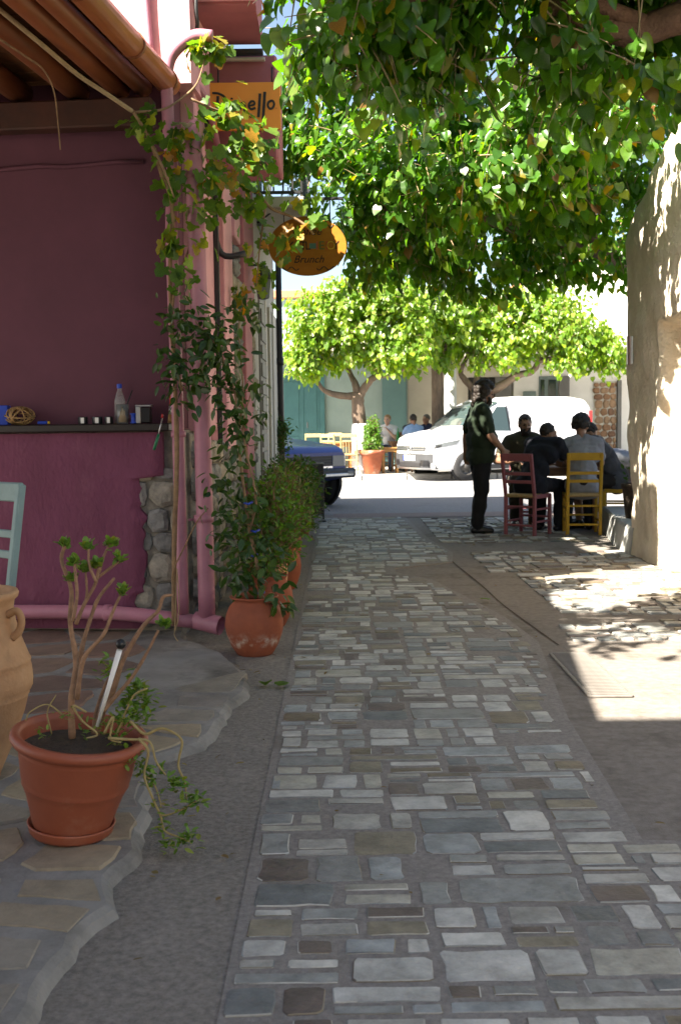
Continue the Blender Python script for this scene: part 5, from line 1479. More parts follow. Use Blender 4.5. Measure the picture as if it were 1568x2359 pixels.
# ---------------------------------------------------------------- taverna chairs and tables
def chair(name, label, loc, rz, m, style='slat', w=.40, d=.40, sh=.45, bh=.92, group=None, seat='rush'):
    """front of the chair looks along +y"""
    t = thing(name, label, 'chair', loc, rz, group)
    hw, hd = w / 2, d / 2
    for sx in (-1, 1):
        b = MB(); b.bar((sx * (hw - .02), hd - .02, 0), (sx * (hw - .02), hd - .02, sh), .038, .038, .006); b.build('leg', m, t)
        b = MB(); b.bar((sx * (hw - .02), -hd + .02, sh - .01), (sx * (hw - .02), -hd - .07, bh), .036, .036, .006); b.bar((sx * (hw - .02), -hd + .02, 0), (sx * (hw - .02), -hd + .02, sh), .038, .038, .006); b.build('back_post', m, t)
        for z in (.16, .30):
            b = MB(); b.bar((sx * (hw - .02), -hd + .04, z), (sx * (hw - .02), hd - .04, z), .022, .022, .004); b.build('stretcher', m, t)
    for z, yy in ((.20, hd - .02), (.12, -hd + .02), (.33, -hd + .02)):
        b = MB(); b.bar((-hw + .03, yy, z), (hw - .03, yy, z), .022, .024, .004); b.build('stretcher', m, t)
    b = MB(); b.box((0, .0, sh), (w, d, .035), bev=.012)
    for k in range(6): b.box((0, 0, sh + .012), (w - .05 - k * .055, d - .05 - k * .055, .014 + .003 * (6 - k) * .3), bev=.004)
    b.build('seat', T[seat] if isinstance(seat, str) else seat, t)
    for sx in (-1, 1):
        b = MB(); b.bar((sx * (hw - .012), -hd + .02, sh - .005), (sx * (hw - .012), hd - .02, sh - .005), .03, .045, .005); b.build('seat_rail', m, t)
    back = lambda z: -hd + .02 - .09 * (z - sh) / (bh - sh)
    b = MB(); b.box((0, back(bh - .04), bh - .035), (w - .01, .028, .085), bev=.006); b.build('top_rail', m, t)
    if style == 'slat':
        for z in (bh - .22, bh - .31):
            b = MB(); b.box((0, back(z), z), (w - .05, .02, .035), bev=.004); b.build('slat', m, t)
    else:
        b = MB(); b.box((0, back(bh - .16), bh - .16), (w - .05, .02, .035), bev=.004); b.build('slat', m, t)
        for k in range(5):
            x = -hw + .07 + k * (w - .14) / 4
            b = MB(); b.bar((x, back(sh + .02), sh + .02), (x, back(bh - .17), bh - .17), .016, .014); b.build('spindle', m, t)
    return t

def table(name, label, loc, rz, w, d, h, m, group=None):
    t = thing(name, label, 'table', loc, rz, group)
    b = MB(); b.box((0, 0, h - .015), (w, d, .03), bev=.006); b.build('table_top', m, t)
    for sx in (-1, 1):
        for sy in (-1, 1):
            b = MB(); b.bar((sx * (w / 2 - .05), sy * (d / 2 - .05), 0), (sx * (w / 2 - .05), sy * (d / 2 - .05), h - .03), .045, .045, .006); b.build('leg', m, t)
        b = MB(); b.box((sx * (w / 2 - .05), 0, h - .07), (.022, d - .16, .07)); b.build('apron', m, t)
        b = MB(); b.box((0, sx * (d / 2 - .05), h - .07), (w - .16, .022, .07)); b.build('apron', m, t)
    return t

chair('wooden_chair', 'pale teal wooden chair behind the amphora at the left edge', (-1.735, 4.62, .038), R(140), T['chair_teal'], w=.44, bh=1.0)
chair('wooden_chair', 'dusty rose wooden chair under the seated man in navy', (2.12, 12.02, 0), R(-38), T['chair_pink'], group='chairs at the lane table')
chair('wooden_chair', 'mustard yellow wooden chair under the man in white', (2.74, 12.05, 0), R(-6), T['chair_yellow'], group='chairs at the lane table')
chair('wooden_chair', 'wooden chair hidden behind the table, under the man in olive', (2.35, 13.48, 0), R(172), T['chair_pink'], group='chairs at the lane table')
chair('wooden_chair', 'wooden chair at the table end under the man in grey', (3.35, 12.72, 0), R(74), T['chair_yellow'], group='chairs at the lane table')
table('cafe_table', 'square wooden table in the middle of the seated group', (2.66, 12.78, 0), R(-4), .78, .72, .74, T['table_wood'])

# ---------------------------------------------------------------- people
def grown(mb, name, m, voxel=.010, smooth=3, fac=.5, amp=0.0, sc=12.0):
    me = mb.mesh(name, m)
    me = evaluated(me, [('REMESH', dict(mode='VOXEL', voxel_size=voxel, use_smooth_shade=True)), ('SMOOTH', dict(factor=fac, iterations=smooth))], name)
    me.materials.clear(); me.materials.append(m)
    me.polygons.foreach_set('use_smooth', [True] * len(me.polygons))
    if amp: displace(me, amp, sc, 2.3)
    return me

def hand(mb, wrist, fwd, palm_n, s=1.0, curl=.5, thumb=1):
    f = Vector(fwd).normalized(); n_ = Vector(palm_n); n_ = (n_ - f * n_.dot(f)).normalized(); x = f.cross(n_)
    w = Vector(wrist)
    for k in range(4):
        o = x * (-.030 + .02 * k) * s
        mb.cap(w + f * .005 * s + o * .55, w + f * .075 * s + o, .017 * s, .012 * s, 8)
    ln = (.075, .085, .078, .060)
    for k in range(4):
        o = x * (-.031 + .0205 * k) * s
        a = w + f * .082 * s + o
        d1 = (f * math.cos(curl * .8) + n_ * math.sin(curl * .8)); d2 = (f * math.cos(curl * 1.9) + n_ * math.sin(curl * 1.9))
        bq = a + d1 * ln[k] * .52 * s
        mb.cap(a, bq, .0098 * s, .0088 * s, 8); mb.cap(bq, bq + d2 * ln[k] * .48 * s, .0088 * s, .0075 * s, 8)
    a = w + f * .02 * s - x * .028 * s * thumb
    d1 = (f * .7 - x * .7 * thumb + n_ * .25).normalized(); d2 = (f * .9 - x * .25 * thumb + n_ * .45).normalized()
    bq = a + d1 * .045 * s
    mb.cap(a, bq, .014 * s, .011 * s, 8); mb.cap(bq, bq + d2 * .032 * s, .011 * s, .009 * s, 8)

def person(label, loc, rz, J, shirt, pants, skin, hair, hair_style='short', beard=False, shorts=False, shoes='black_plastic', look=0.0, nod=0.0, build=1.0, voxel=.010, sleeve=.55, hands=((.5, 1), (.5, 1)), group=None, belly=0.0, sandals=False):
    """faces +y; J holds the joints in metres from the feet"""
    t = thing('person', label, 'person', loc, rz, group)
    g = {k: Vector(v) for k, v in J.items()}
    pel, wst, cst, nck, hd = g['pelvis'], g['waist'], g['chest'], g['neck'], g['head']
    spine = (cst - pel).normalized()
    lat = (g['shR'] - g['shL']).normalized()
    hl = (g['hipR'] - g['hipL']).normalized()
    HR = Matrix.Rotation(look, 3, 'Z') @ Matrix.Rotation(-nod, 3, 'X')
    q = build
    def torso(mb, e=0.0):
        mb.cap(g['hipL'] + hl * .02, g['hipR'] - hl * .02, .105 * q + e, .105 * q + e)
        mb.cap(pel + Vector((0, 0, .03)), wst, .125 * q + e, .118 * q + e)
        mb.cap(wst - lat * .05, wst + lat * .05, .108 * q + e + belly, .108 * q + e + belly)
        fw = lat.cross(spine) * -1
        mb.cap(cst - lat * .085, cst + lat * .085, .115 * q + e, .115 * q + e)
        mb.cap(cst + spine * .10 - lat * .10, cst + spine * .10 + lat * .10, .092 * q + e, .092 * q + e)
        mb.cap(wst, cst, .118 * q + e, .122 * q + e)
        mb.cap(g['shL'], nck + (g['shL'] - nck) * .25, .062 * q + e, .058 * q + e)
        mb.cap(g['shR'], nck + (g['shR'] - nck) * .25, .062 * q + e, .058 * q + e)
    def arm(mb, s, e=0.0, upto=1.0, lower=True):
        sh, el, wr = g['sh' + s], g['el' + s], g['wr' + s]
        end = sh + (el - sh) * upto
        mb.cap(sh, end, .056 * q + e, (.056 - .014 * upto) * q + e * 1.25)
        if lower:
            mid = el + (wr - el) * .35
            mb.cap(el, mid, .042 * q + e, .041 * q + e); mb.cap(mid, wr, .041 * q + e, .027 * q + e)
    def leg(mb, s, e=0.0, knee_only=False):
        hp, kn, an = g['hip' + s], g['kn' + s], g['an' + s]
        mb.cap(hp, kn, .088 * q + e, .060 * q + e)
        if not knee_only:
            mid = kn + (an - kn) * .35
            mb.cap(kn, mid, .056 * q + e, .058 * q + e); mb.cap(mid, an, .058 * q + e, .038 * q + e * 1.3)
    def foot(mb, s, e=0.0):
        an = g['an' + s]; d = g.get('toe' + s, an + Vector((0, .2, 0))) - an; d.z = 0; d.normalize()
        hz = an.z
        b0 = Vector((an.x, an.y, 0)) + d * -.035 + Vector((0, 0, max(hz - .045, .035)))
        mb.cap(b0, b0 + d * .12, .037 + e, .037 + e); mb.cap(b0 + d * .10 - Vector((0, 0, .006)), b0 + d * .195 - Vector((0, 0, .008)), .036 + e, .027 + e)
        mb.cap(an, b0 + d * .03, .036 + e * .6, .036 + e)
    body = MB()
    torso(body)
    for s in 'LR':
        arm(body, s); leg(body, s); foot(body, s)
    for s, (curl, th) in zip('LR', hands):
        f = g.get('hf' + s, (g['wr' + s] - g['el' + s]).normalized()); pn = g.get('hn' + s, Vector((0, 0, -1)))
        hand(body, g['wr' + s], f, pn, 1.0, curl, th * (1 if s == 'L' else -1))
    body.cap(nck - spine * .03, hd - HR @ Vector((0, .015, .05)), .058 * q, .052)
    # head: skull, face, jaw, nose, brow, ears
    body.ell(hd + HR @ V(0, -.012, .022), (.074, .092, .098), HR)
    body.ell(hd + HR @ V(0, .022, -.030), (.062, .066, .085), HR)
    body.cap(hd + HR @ V(0, .055, -.088), hd + HR @ V(0, .070, -.098), .030, .022)
    body.cap(hd + HR @ V(0, .086, .012), hd + HR @ V(0, .106, -.026), .011, .015)
    body.cap(hd + HR @ V(-.032, .080, .030), hd + HR @ V(.032, .080, .030), .013, .013)
    body.cap(hd + HR @ V(-.020, .080, -.058), hd + HR @ V(.020, .080, -.058), .011, .011)
    for s in (-1, 1): body.ell(hd + HR @ V(s * .076, -.008, -.008), (.012, .022, .034), HR)
    link('body', grown(body, 'body', SKIN[skin], voxel, 3), t)
    for s in (-1, 1):
        b = MB(); b.ell(hd + HR @ V(s * .030, .078, .008), (.0135, .010, .009), HR, 10, 6); b.build('eye', T['ink'], t)
    # clothes
    mb = MB(); torso(mb, .016)
    for s in 'LR': arm(mb, s, .020, sleeve, False)
    mb.cap(pel - Vector((0, 0, .03)) - hl * .07, pel - Vector((0, 0, .03)) + hl * .07, .125 * q + .018, .125 * q + .018)
    link('shirt', grown(mb, 'shirt', shirt, voxel * 1.15, 4, amp=.012, sc=7.0), t)
    mb = MB(); mb.cap(g['hipL'] + hl * .02, g['hipR'] - hl * .02, .105 * q + .018, .105 * q + .018)
    mb.cap(pel, pel + (wst - pel) * .35, .125 * q + .012, .12 * q + .012)
    for s in 'LR': leg(mb, s, .016 if not shorts else .024, shorts)
    link('trousers' if not shorts else 'shorts', grown(mb, 'trousers', pants, voxel * 1.15, 3, amp=.012, sc=8.0), t)
    for s in 'LR':
        mb = MB(); foot(mb, s, .010)
        an = g['an' + s]; d = g.get('toe' + s, an + Vector((0, .2, 0))) - an; d.z = 0; d.normalize()
        link('shoe', grown(mb, 'shoe', T[shoes], voxel, 2), t)
    # hair
    rh_ = random.Random(hash(label) % 1000)
    rh_ = random.Random(sum(ord(c) for c in label))
    hb_ = MB()
    def puff(p, r_): hb_.ell(hd + HR @ Vector(p), r_, None, 8, 5)
    hb_.ell(hd + HR @ V(0, -.022 - (.012 if hair_style == 'long' else 0), .040), (.080, .092, .092) if hair_style != 'long' else (.102, .105, .108), HR)
    cover = dict(short=(.30, .010, .016, 0), curly=(.28, .022, .034, .012), long=(.25, .022, .040, .02), pulled=(.30, .010, .016, .0), afro=(.24, .026, .040, .018))[hair_style]
    for k in range(170 if hair_style in ('curly', 'long', 'afro') else 90):
        a = rh_.uniform(0, 2 * math.pi); e = math.acos(rh_.uniform(-.75 if hair_style == 'long' else -.42, 1))
        x, y_, z_ = math.sin(e) * math.cos(a), math.sin(e) * math.sin(a), math.cos(e)
        if y_ > cover[0] and z_ < .58: continue
        if z_ < -.05 and y_ > -.15: continue
        k_ = 1 + cover[3] / .09
        puff((x * .076 * k_, -.014 + y_ * .093 * k_, .028 + z_ * .096 * k_), rh_.uniform(cover[1], cover[2]))
    if hair_style == 'long':
        for k in range(60):
            a = rh_.uniform(R(160), R(380)); z_ = rh_.uniform(-.15, .05)
            puff((math.cos(a) * .095, -.02 + math.sin(a) * .095, z_), rh_.uniform(.02, .034))
    link('hair', grown(hb_, 'hair', T[hair], .008, 1, amp=.007, sc=60.0), t)
    if beard:
        b_ = MB()
        for k in range(70):
            a = rh_.uniform(R(15), R(165)); z_ = rh_.uniform(-.125, -.035)
            w_ = .064 - max(0, -z_ - .08) * .5
            if abs(math.cos(a)) < .35 and z_ > -.075: continue
            b_.ell(hd + HR @ V(math.cos(a) * w_, .018 + math.sin(a) * (w_ + .012), z_), rh_.uniform(.010, .017), None, 7, 5)
        link('beard', grown(b_, 'beard', T[hair], .007, 1), t)
    return t

def seat_pose(lean=.12, arm='table', sh=.47, twist=0.0, spread=.12, knee=.46, drop=0.0, side=0.0):
    ly = lean
    J = dict(pelvis=(0, 0, sh + .10), waist=(side * .3, ly * .35, sh + .26), chest=(side * .7, ly * .8, sh + .44), neck=(side, ly * 1.1, sh + .62 - drop * .5), head=(side, ly * 1.25 + .03, sh + .76 - drop))
    for s, k in (('L', -1), ('R', 1)):
        J['hip' + s] = (k * .095, .02, sh + .09); J['kn' + s] = (k * spread, knee, sh + .07); J['an' + s] = (k * spread * 1.05, knee - .03, .085); J['toe' + s] = (k * spread * 1.3, knee + .2, 0)
        J['sh' + s] = (side * .9 + k * .185, ly * 1.0, sh + .55)
        if arm == 'table':
            J['el' + s] = (side * .9 + k * .24, ly * 1.0 + .14, sh + .33); J['wr' + s] = (side + k * .13, ly + .36, sh + .31)
        elif arm == 'lap':
            J['el' + s] = (side * .9 + k * .25, ly + .02, sh + .28); J['wr' + s] = (k * .10, ly + .22, sh + .16)
    return J

# standing man in green beside the rose chair, one hand on its back
Jst = dict(pelvis=(0, 0, .93), waist=(0, .02, 1.07), chest=(0, .0, 1.26), neck=(0, .0, 1.46), head=(0, .055, 1.60),
           hipL=(-.09, 0, .90), hipR=(.09, 0, .90), knL=(-.10, .03, .48), knR=(.10, -.01, .48), anL=(-.11, -.02, .085), anR=(.10, -.06, .085), toeL=(-.12, .2, 0), toeR=(.13, .2, 0),
           shL=(-.19, -.01, 1.40), shR=(.19, -.01, 1.40), elL=(-.26, -.10, 1.14), elR=(.27, .05, 1.13), wrL=(-.23, -.12, .92), wrR=(.26, .20, .96), hfL=(.1, .1, -1), hfR=(.05, .5, -.6), hnR=(-.6, 0, -.4), hnL=(1, 0, 0))
person('standing man with bushy dark hair and beard in a dark green t-shirt and black trousers', (1.62, 12.30, 0), R(-84), Jst, cloth('dark green cotton', (.014, .027, .013)), cloth('black denim', (.008, .008, .010)), 'tan', 'hair_dark', 'long', True, look=0.0, nod=.18, belly=.045, build=1.12, sleeve=.75, voxel=.0095)
J = seat_pose(.26, 'table', side=.03, drop=.10)
person('bearded seated man in a navy t-shirt on the rose chair, in profile', (2.16, 12.07, 0), R(-40), J, cloth('navy cotton', (.006, .007, .013)), cloth('dark jeans', (.010, .011, .016)), 'tan', 'hair_dark', 'short', True, look=R(-32), nod=.05, voxel=.0095)
J = seat_pose(.14, 'table', side=.0, sh=.455)
person('seated man in a white t-shirt on the yellow chair, his back to the lane', (2.76, 12.10, 0), R(-6), J, cloth('white cotton', (.26, .26, .28)), cloth('dark grey denim', (.015, .015, .018)), 'tan', 'hair_dark', 'curly', False, look=R(-18), nod=.12, voxel=.0095, sleeve=.62)
J = seat_pose(.12, 'table', sh=.48)
J['elL'] = (-.36, .22, .80); J['elR'] = (.36, .22, .80); J['wrL'] = (-.12, .44, .79); J['wrR'] = (.12, .44, .79)
person('seated man in an olive t-shirt behind the table, facing the lane', (2.33, 13.45, 0), R(172), J, cloth('olive cotton', (.034, .031, .016)), cloth('brown trousers', (.04, .03, .02)), 'olive', 'hair_dark', 'short', True, look=R(12), nod=.2, voxel=.0105, build=1.16)
J = seat_pose(.24, 'table', drop=.10, spread=.16)
J['elL'] = (-.30, .40, .70); J['wrL'] = (-.05, .60, .80); J['elR'] = (.30, .36, .72); J['wrR'] = (.20, .30, .98)
person('seated man in a grey t-shirt and shorts leaning forward at the table end', (3.31, 12.72, 0), R(74), J, cloth('grey cotton', (.075, .075, .082)), cloth('dark shorts', (.025, .02, .018)), 'tan', 'hair_dark', 'short', False, shorts=True, look=R(15), nod=.45, voxel=.0105)
# people at the far tables
J = seat_pose(.18, 'table'); J['elL'] = (-.22, .34, .78); J['wrL'] = (-.04, .33, .98)
def on_pave(px, Y): return (at(px, 1000, Y).x, Y, .12)
person('fair-haired woman in a white blouse resting her chin on her hand', on_pave(897, 26.0), R(165), J, cloth('white blouse', (.60, .60, .62)), cloth('blue jeans', (.05, .07, .12)), 'fair', 'hair_fair', 'pulled', look=R(-10), voxel=.013, build=.9)
J = seat_pose(.12, 'table')
person('seated man in a dark shirt at the far table facing the road', on_pave(945, 26.3), R(200), J, cloth('charcoal shirt', (.012, .012, .018)), cloth('black trousers', (.01, .01, .012)), 'tan', 'hair_dark', 'short', voxel=.013)
J = seat_pose(.10, 'table', drop=.0)
person('dark-haired child in a light blue shirt at the far table', on_pave(957, 25.2), R(20), J, cloth('light blue shirt', (.25, .38, .62)), cloth('navy shorts', (.02, .02, .05)), 'tan', 'hair_dark', 'short', voxel=.013, build=.85)
J = seat_pose(.10, 'lap')
person('greying man in a navy shirt seated beyond the white van', on_pave(991, 26.2), R(130), J, cloth('navy shirt', (.012, .018, .05)), cloth('grey trousers', (.06, .06, .065)), 'tan', 'hair_grey', 'short', voxel=.013)

# ---------------------------------------------------------------- furniture across the road
FC = 'straw chairs on the far pavement'
def fp(px, Y): return (at(px, 1000, Y).x, Y, .12)
chair('wooden_chair', 'straw yellow chair right of the pair by the whitewashed trunk', fp(806, 24.35), R(-8), T['chair_pale'], 'spindle', group=FC)
chair('wooden_chair', 'straw yellow chair left of the pair by the whitewashed trunk', fp(769, 24.5), R(-35), T['chair_pale'], 'spindle', group=FC)
chair('wooden_chair', 'straw yellow chair behind the blue car bonnet', fp(724, 25.4), R(-5), T['chair_pale'], 'slat', group=FC)
chair('wooden_chair', 'pale chair at the far table left of the tree trunk', fp(760, 26.4), R(150), T['chair_pale'], 'slat', group=FC)
chair('wooden_chair', 'teal chair against the teal wall left of the tree trunk', fp(770, 28.1), R(180), T['teal_door'], 'slat', group='teal chairs against the wall')
chair('wooden_chair', 'teal chair against the teal wall right of the tree trunk', fp(862, 28.1), R(176), T['teal_door'], 'slat', group='teal chairs against the wall')
chair('wooden_chair', 'brown chair under the fair-haired woman', fp(897, 26.05), R(165), T['table_wood'], 'slat', group='brown chairs at the far table')
chair('wooden_chair', 'brown chair under the man in the dark shirt', fp(945, 26.35), R(200), T['table_wood'], 'slat', group='brown chairs at the far table')
chair('wooden_chair', 'brown chair under the child in light blue', fp(957, 25.15), R(20), T['table_wood'], 'slat', group='brown chairs at the far table')
chair('wooden_chair', 'brown chair under the greying man beyond the van', fp(991, 26.25), R(130), T['table_wood'], 'slat', group='brown chairs at the far table')
table('cafe_table', 'small orange topped table left of the whitewashed trunk', fp(776, 25.3), R(4), .7, .7, .72, mat('orange table top', (.45, .19, .06), (.36, .14, .045), 6, .5), group='far pavement tables')
table('cafe_table', 'brown table where the fair-haired woman sits', fp(932, 25.7), R(6), .8, .7, .72, T['table_wood'], group='far pavement tables')
st = table('wooden_stool', 'low wooden stool right of the big terracotta pot', fp(897, 24.6), R(4), .42, .36, .60, mat('light stool wood', (.36, .19, .06), (.27, .14, .045), 8, .6))
st['category'] = 'stool'
bt = thing('green_bottle', 'green glass bottle standing on the far brown table', 'bottle', fp(916, 25.5)[:2] + (.84,))
b = MB(); b.lathe([(0, 0), (.036, 0), (.038, .01), (.038, .16), (.030, .20), (.014, .24), (.013, .30), (.016, .305), (.016, .315), (0, .315)], 18); b.build('glass', mat('green glass', (.01, .22, .05), (.008, .18, .04), 4, .1), bt)
gl = thing('drinking_glass', 'clear drinking glass beside the green bottle', 'glass', fp(930, 25.55)[:2] + (.84,))
b = MB(); b.lathe([(0, 0), (.03, 0), (.036, .12), (.033, .12), (.027, .008), (0, .008)], 16); b.build('glass', T['clear'], gl)
bp = thing('large_pot', 'big terracotta pot with a leafy bush by the whitewashed trunk', 'plant pot', fp(856, 24.3)[:2] + (.12,))
b = MB(); b.lathe([(0, 0), (.17, 0), (.18, .02), (.25, .44), (.29, .46), (.295, .54), (.27, .55), (.25, .50)], 32, wob=.01); b.build('pot', T['terracotta_worn'], bp)
b = MB(); b.lathe([(.26, .49), (.12, .50), (.001, .5)], 20); b.build('soil', T['soil'], bp)
X_, Y_ = fp(856, 24.3)[:2]
bush('leafy_bush', 'upright green bush growing in the big terracotta pot across the road', (X_, Y_, .6), [((X_ + .02, Y_, 1.1), (.15, .15, .36)), ((X_ - .10, Y_ - .1, .80), (.13, .13, .13)), ((X_ + .04, Y_, .85), (.15, .15, .25))], 330, (.04, .075), T['shrub_light'], 51, cat='bush', kw=dict(droop=.8))
wp = pot('dark_pot', 'brown pot, darkened for shade, on the step in front of the sandy wall', 3.10, 11.05, .17, .36, T['soil'], z=.265, prof=[(0, 0), (.13, 0), (.165, .30), (.18, .32), (.18, .36), (.15, .36), (.145, .32)])  # dark soil colour puts the shade around the pot into its colour
wp['group'] = 'pots by the sandy wall'
bush('potted_shrub', 'dark thin plant in the brown pot by the sandy wall', (3.10, 11.05, .6), [((3.12, 11.05, .74), (.10, .12, .12)), ((3.14, 11.0, .9), (.06, .1, .12))], 30, (.04, .07), T['shrub'], 52)

# ---------------------------------------------------------------- vehicles
def lerp_tab(tab, x):
    if x <= tab[0][0]: return tab[0][1]
    for (a, b), (c, d) in zip(tab, tab[1:]):
        if x <= c:
            t = (x - a) / (c - a); t = t * t * (3 - 2 * t) * .5 + t * .5
            return b + (d - b) * t
    return tab[-1][1]

class Body:
    """car body lofted along x (0 = nose), y across, z up"""
    def __init__(s, top, wid, bot, belt, tumble, rad):
        s.top, s.wid, s.bot, s.belt, s.tumble, s.rad = top, wid, bot, belt, tumble, rad
    def half(s, x, z):
        zt = lerp_tab(s.top, x); w = lerp_tab(s.wid, x)
        if z > s.belt: w -= s.tumble * (z - s.belt)
        zb = lerp_tab(s.bot, x)
        if z < zb + .18: w -= .06 * ((zb + .18 - z) / .18) ** 2
        r_ = min(s.rad, (zt - zb) * .4)
        if z > zt - r_: w -= r_ - math.sqrt(max(r_ * r_ - (z - zt + r_) ** 2, 0))
        return w
    def mesh(s, x0, x1, n, nz=18):
        b = MB(); vs_ = []; fs = []
        m_ = 2 * nz
        for i in range(n + 1):
            x = x0 + (x1 - x0) * i / n
            zt = lerp_tab(s.top, x); zb = lerp_tab(s.bot, x)
            zs = [zb + (zt - zb) * (1 - (1 - j / (nz - 1)) ** 1.7) for j in range(nz)]
            vs_ += [(x, s.half(x, z), z) for z in zs] + [(x, -s.half(x, z), z) for z in zs[::-1]]
        for i in range(n):
            for k in range(m_):
                a = i * m_ + k; c = i * m_ + (k + 1) % m_
                fs.append((a, a + m_, c + m_, c))
        b.add(vs_, fs, True)
        b.add(vs_[:m_], [tuple(range(m_))], False); b.add(vs_[-m_:], [tuple(range(m_))[::-1]], False)
        return b
    def panel(s, xs, zs, side, out=.006, n=8):
        """quad panel lying on the body side; xs, zs give four corners (front-low, rear-low, rear-high, front-high)"""
        b = MB(); vs_ = []; fs = []
        for j in range(n + 1):
            v = j / n
            for i in range(n + 1):
                u = i / n
                x = (xs[0] * (1 - u) + xs[1] * u) * (1 - v) + (xs[3] * (1 - u) + xs[2] * u) * v
                z = (zs[0] * (1 - u) + zs[1] * u) * (1 - v) + (zs[3] * (1 - u) + zs[2] * u) * v
                vs_.append((x, side * (s.half(x, z) + out), z))
        for j in range(n):
            for i in range(n):
                a = j * (n + 1) + i
                f = (a, a + 1, a + n + 2, a + n + 1)
                fs.append(f if side < 0 else f[::-1])
        b.add(vs_, fs, True)
        return b
    def front(s, y0, y1, z0, z1, out=.008, n=12):
        """panel across the nose, following its plan curve"""
        b = MB(); vs_ = []; fs = []
        def nose(y, z):
            lo, hi = 0.0, 1.0
            for _ in range(22):
                mid = (lo + hi) / 2
                if s.half(mid, min(z, lerp_tab(s.top, mid) - .002)) < abs(y) or lerp_tab(s.top, mid) < z: lo = mid
                else: hi = mid
            return hi
        for j in range(n + 1):
            z = z0 + (z1 - z0) * j / n
            for i in range(n + 1):
                y = y0 + (y1 - y0) * i / n
                vs_.append((nose(y, z) - out, y, z))
        for j in range(n):
            for i in range(n):
                a = j * (n + 1) + i
                fs.append((a, a + n + 1, a + n + 2, a + 1))
        b.add(vs_, fs, True)
        return b

def wheel(root, x, y, side, r_, w, rim=T['rim_grey'], spokes=6):
    t = MB()
    prof = [(r_ * .58, -w / 2), (r_ * .92, -w / 2), (r_, -w * .36), (r_, w * .36), (r_ * .92, w / 2), (r_ * .58, w / 2)]
    t.lathe(prof, 30); t.xf(Matrix.Translation((x, y, r_)) @ Matrix.Rotation(R(90), 4, 'X')); wo = t.build('wheel', T['tyre'], root)
    b = MB(); b.lathe([(r_ * .60, w * .42), (r_ * .56, w * .30), (r_ * .5, w * .24), (r_ * .22, w * .34), (r_ * .2, w * .42), (.001, w * .43)], 24)
    b.xf(Matrix.Translation((x, y, r_)) @ Matrix.Rotation(R(90) * (1 if side < 0 else -1), 4, 'X')); b.build('rim', rim, wo)
    b = MB()
    for k in range(spokes):
        a = 2 * math.pi * k / spokes
        b.disc((x + math.cos(a) * r_ * .4, y + side * (w * .33), r_ + math.sin(a) * r_ * .4), r_ * .06, (0, side, 0), 8, .004)
    b.build('rim_holes', T['black_plastic'], wo)
    b = MB(); b.disc((x, y + side * (w * .12), r_ + .02), r_ * 1.16, (0, side, 0), 30, .05); b.build('wheel_arch', T['black_plastic'], root)
    return wo

# white panel van
van = thing('panel_van', 'white panel van parked across the road behind the seated group', 'van', (1.56, 23.5, .004), R(26))
# local +x of the body points backwards, so the nose looks along -x; turn so that the nose faces left and towards the lane
vb = Body([(0, .66), (.03, .80), (.12, .93), (.35, 1.02), (.85, 1.10), (1.0, 1.15), (1.3, 1.40), (1.65, 1.66), (1.95, 1.79), (2.4, 1.83), (3.8, 1.82), (4.2, 1.77), (4.36, 1.66)],
          [(0, .60), (.04, .70), (.12, .79), (.3, .86), (.6, .895), (3.9, .895), (4.25, .87), (4.36, .82)], [(0, .26), (.5, .22), (3.9, .24), (4.36, .36)], 1.02, .17, .13)
vb.mesh(0, 4.36, 70).build('body', T['van_white'], van)
for s_ in (-1, 1):
    vb.panel((1.28, 2.02, 1.98, 1.72), (1.09, 1.07, 1.60, 1.60), s_).build('side_window', T['car_glass'], van)
    vb.panel((2.00, 2.035, 1.99, 1.955), (1.07, 1.07, 1.62, 1.62), s_, .009, 3).build('window_pillar', T['black_plastic'], van)
    dr = vb.panel((1.18, 1.20, 1.20, 1.18), (.42, .42, 1.06, 1.06), s_, .003, 3).build('door_gap', T['bumper_grey'], van)
    vb.panel((2.05, 2.065, 2.03, 2.015), (.42, .42, 1.66, 1.66), s_, .003, 3).build('door_gap', T['bumper_grey'], van)
    vb.panel((1.88, 2.0, 2.0, 1.88), (.94, .94, .98, .98), s_, .022, 3).build('door_handle', T['van_white'], van)
    vb.panel((1.15, 3.25, 3.25, 1.15), (.24, .24, .34, .34), s_, .008).build('sill', T['bumper_grey'], van)
    hl = vb.panel((.05, .62, .74, .10), (.70, .80, .90, .80), s_, .008, 8).build('headlight', T['lamp_glass'], van)
    vb.panel((.12, .26, .28, .15), (.72, .75, .80, .78), s_, .014, 4).build('lamp', T['chrome'], hl)
    b = MB(); b.ell((1.30, s_ * 1.0, 1.13), (.07, .10, .08)); b.build('mirror', T['black_plastic'], van)
    for xw in (.88, 3.55): wheel(van, xw, s_ * .82, s_, .315, .22)
def screen(bd, x0, x1, frac, out, n=8):
    b_ = MB(); vs_ = []; fs = []
    for j in range(n + 1):
        x = x0 + (x1 - x0) * j / n
        zt = lerp_tab(bd.top, x); w = (bd.half(x, zt - .13)) * frac
        for i in range(n + 1):
            y = -w + 2 * w * i / n
            vs_.append((x - out * .8, y, zt + out * .6 - .10 * (abs(y) / w) ** 4 * .35))
    for j in range(n):
        for i in range(n):
            a = j * (n + 1) + i; fs.append((a, a + n + 1, a + n + 2, a + 1))
    b_.add(vs_, fs, True)
    return b_
screen(vb, 1.06, 1.80, .96, .02).build('windscreen', T['car_glass'], van)
vb.front(-.80, .80, .27, .60, .02).build('bumper', T['bumper_grey'], van)
vb.front(-.62, .62, .655, .765, .012).build('grille', T['bumper_grey'], van)
for z_ in (.685, .735): vb.front(-.60, .60, z_ - .008, z_ + .008, .02, 8).build('grille_bar', T['silver'], van)
vb.front(-.45, .45, .31, .40, .03, 8).build('lower_intake', T['black_plastic'], van)
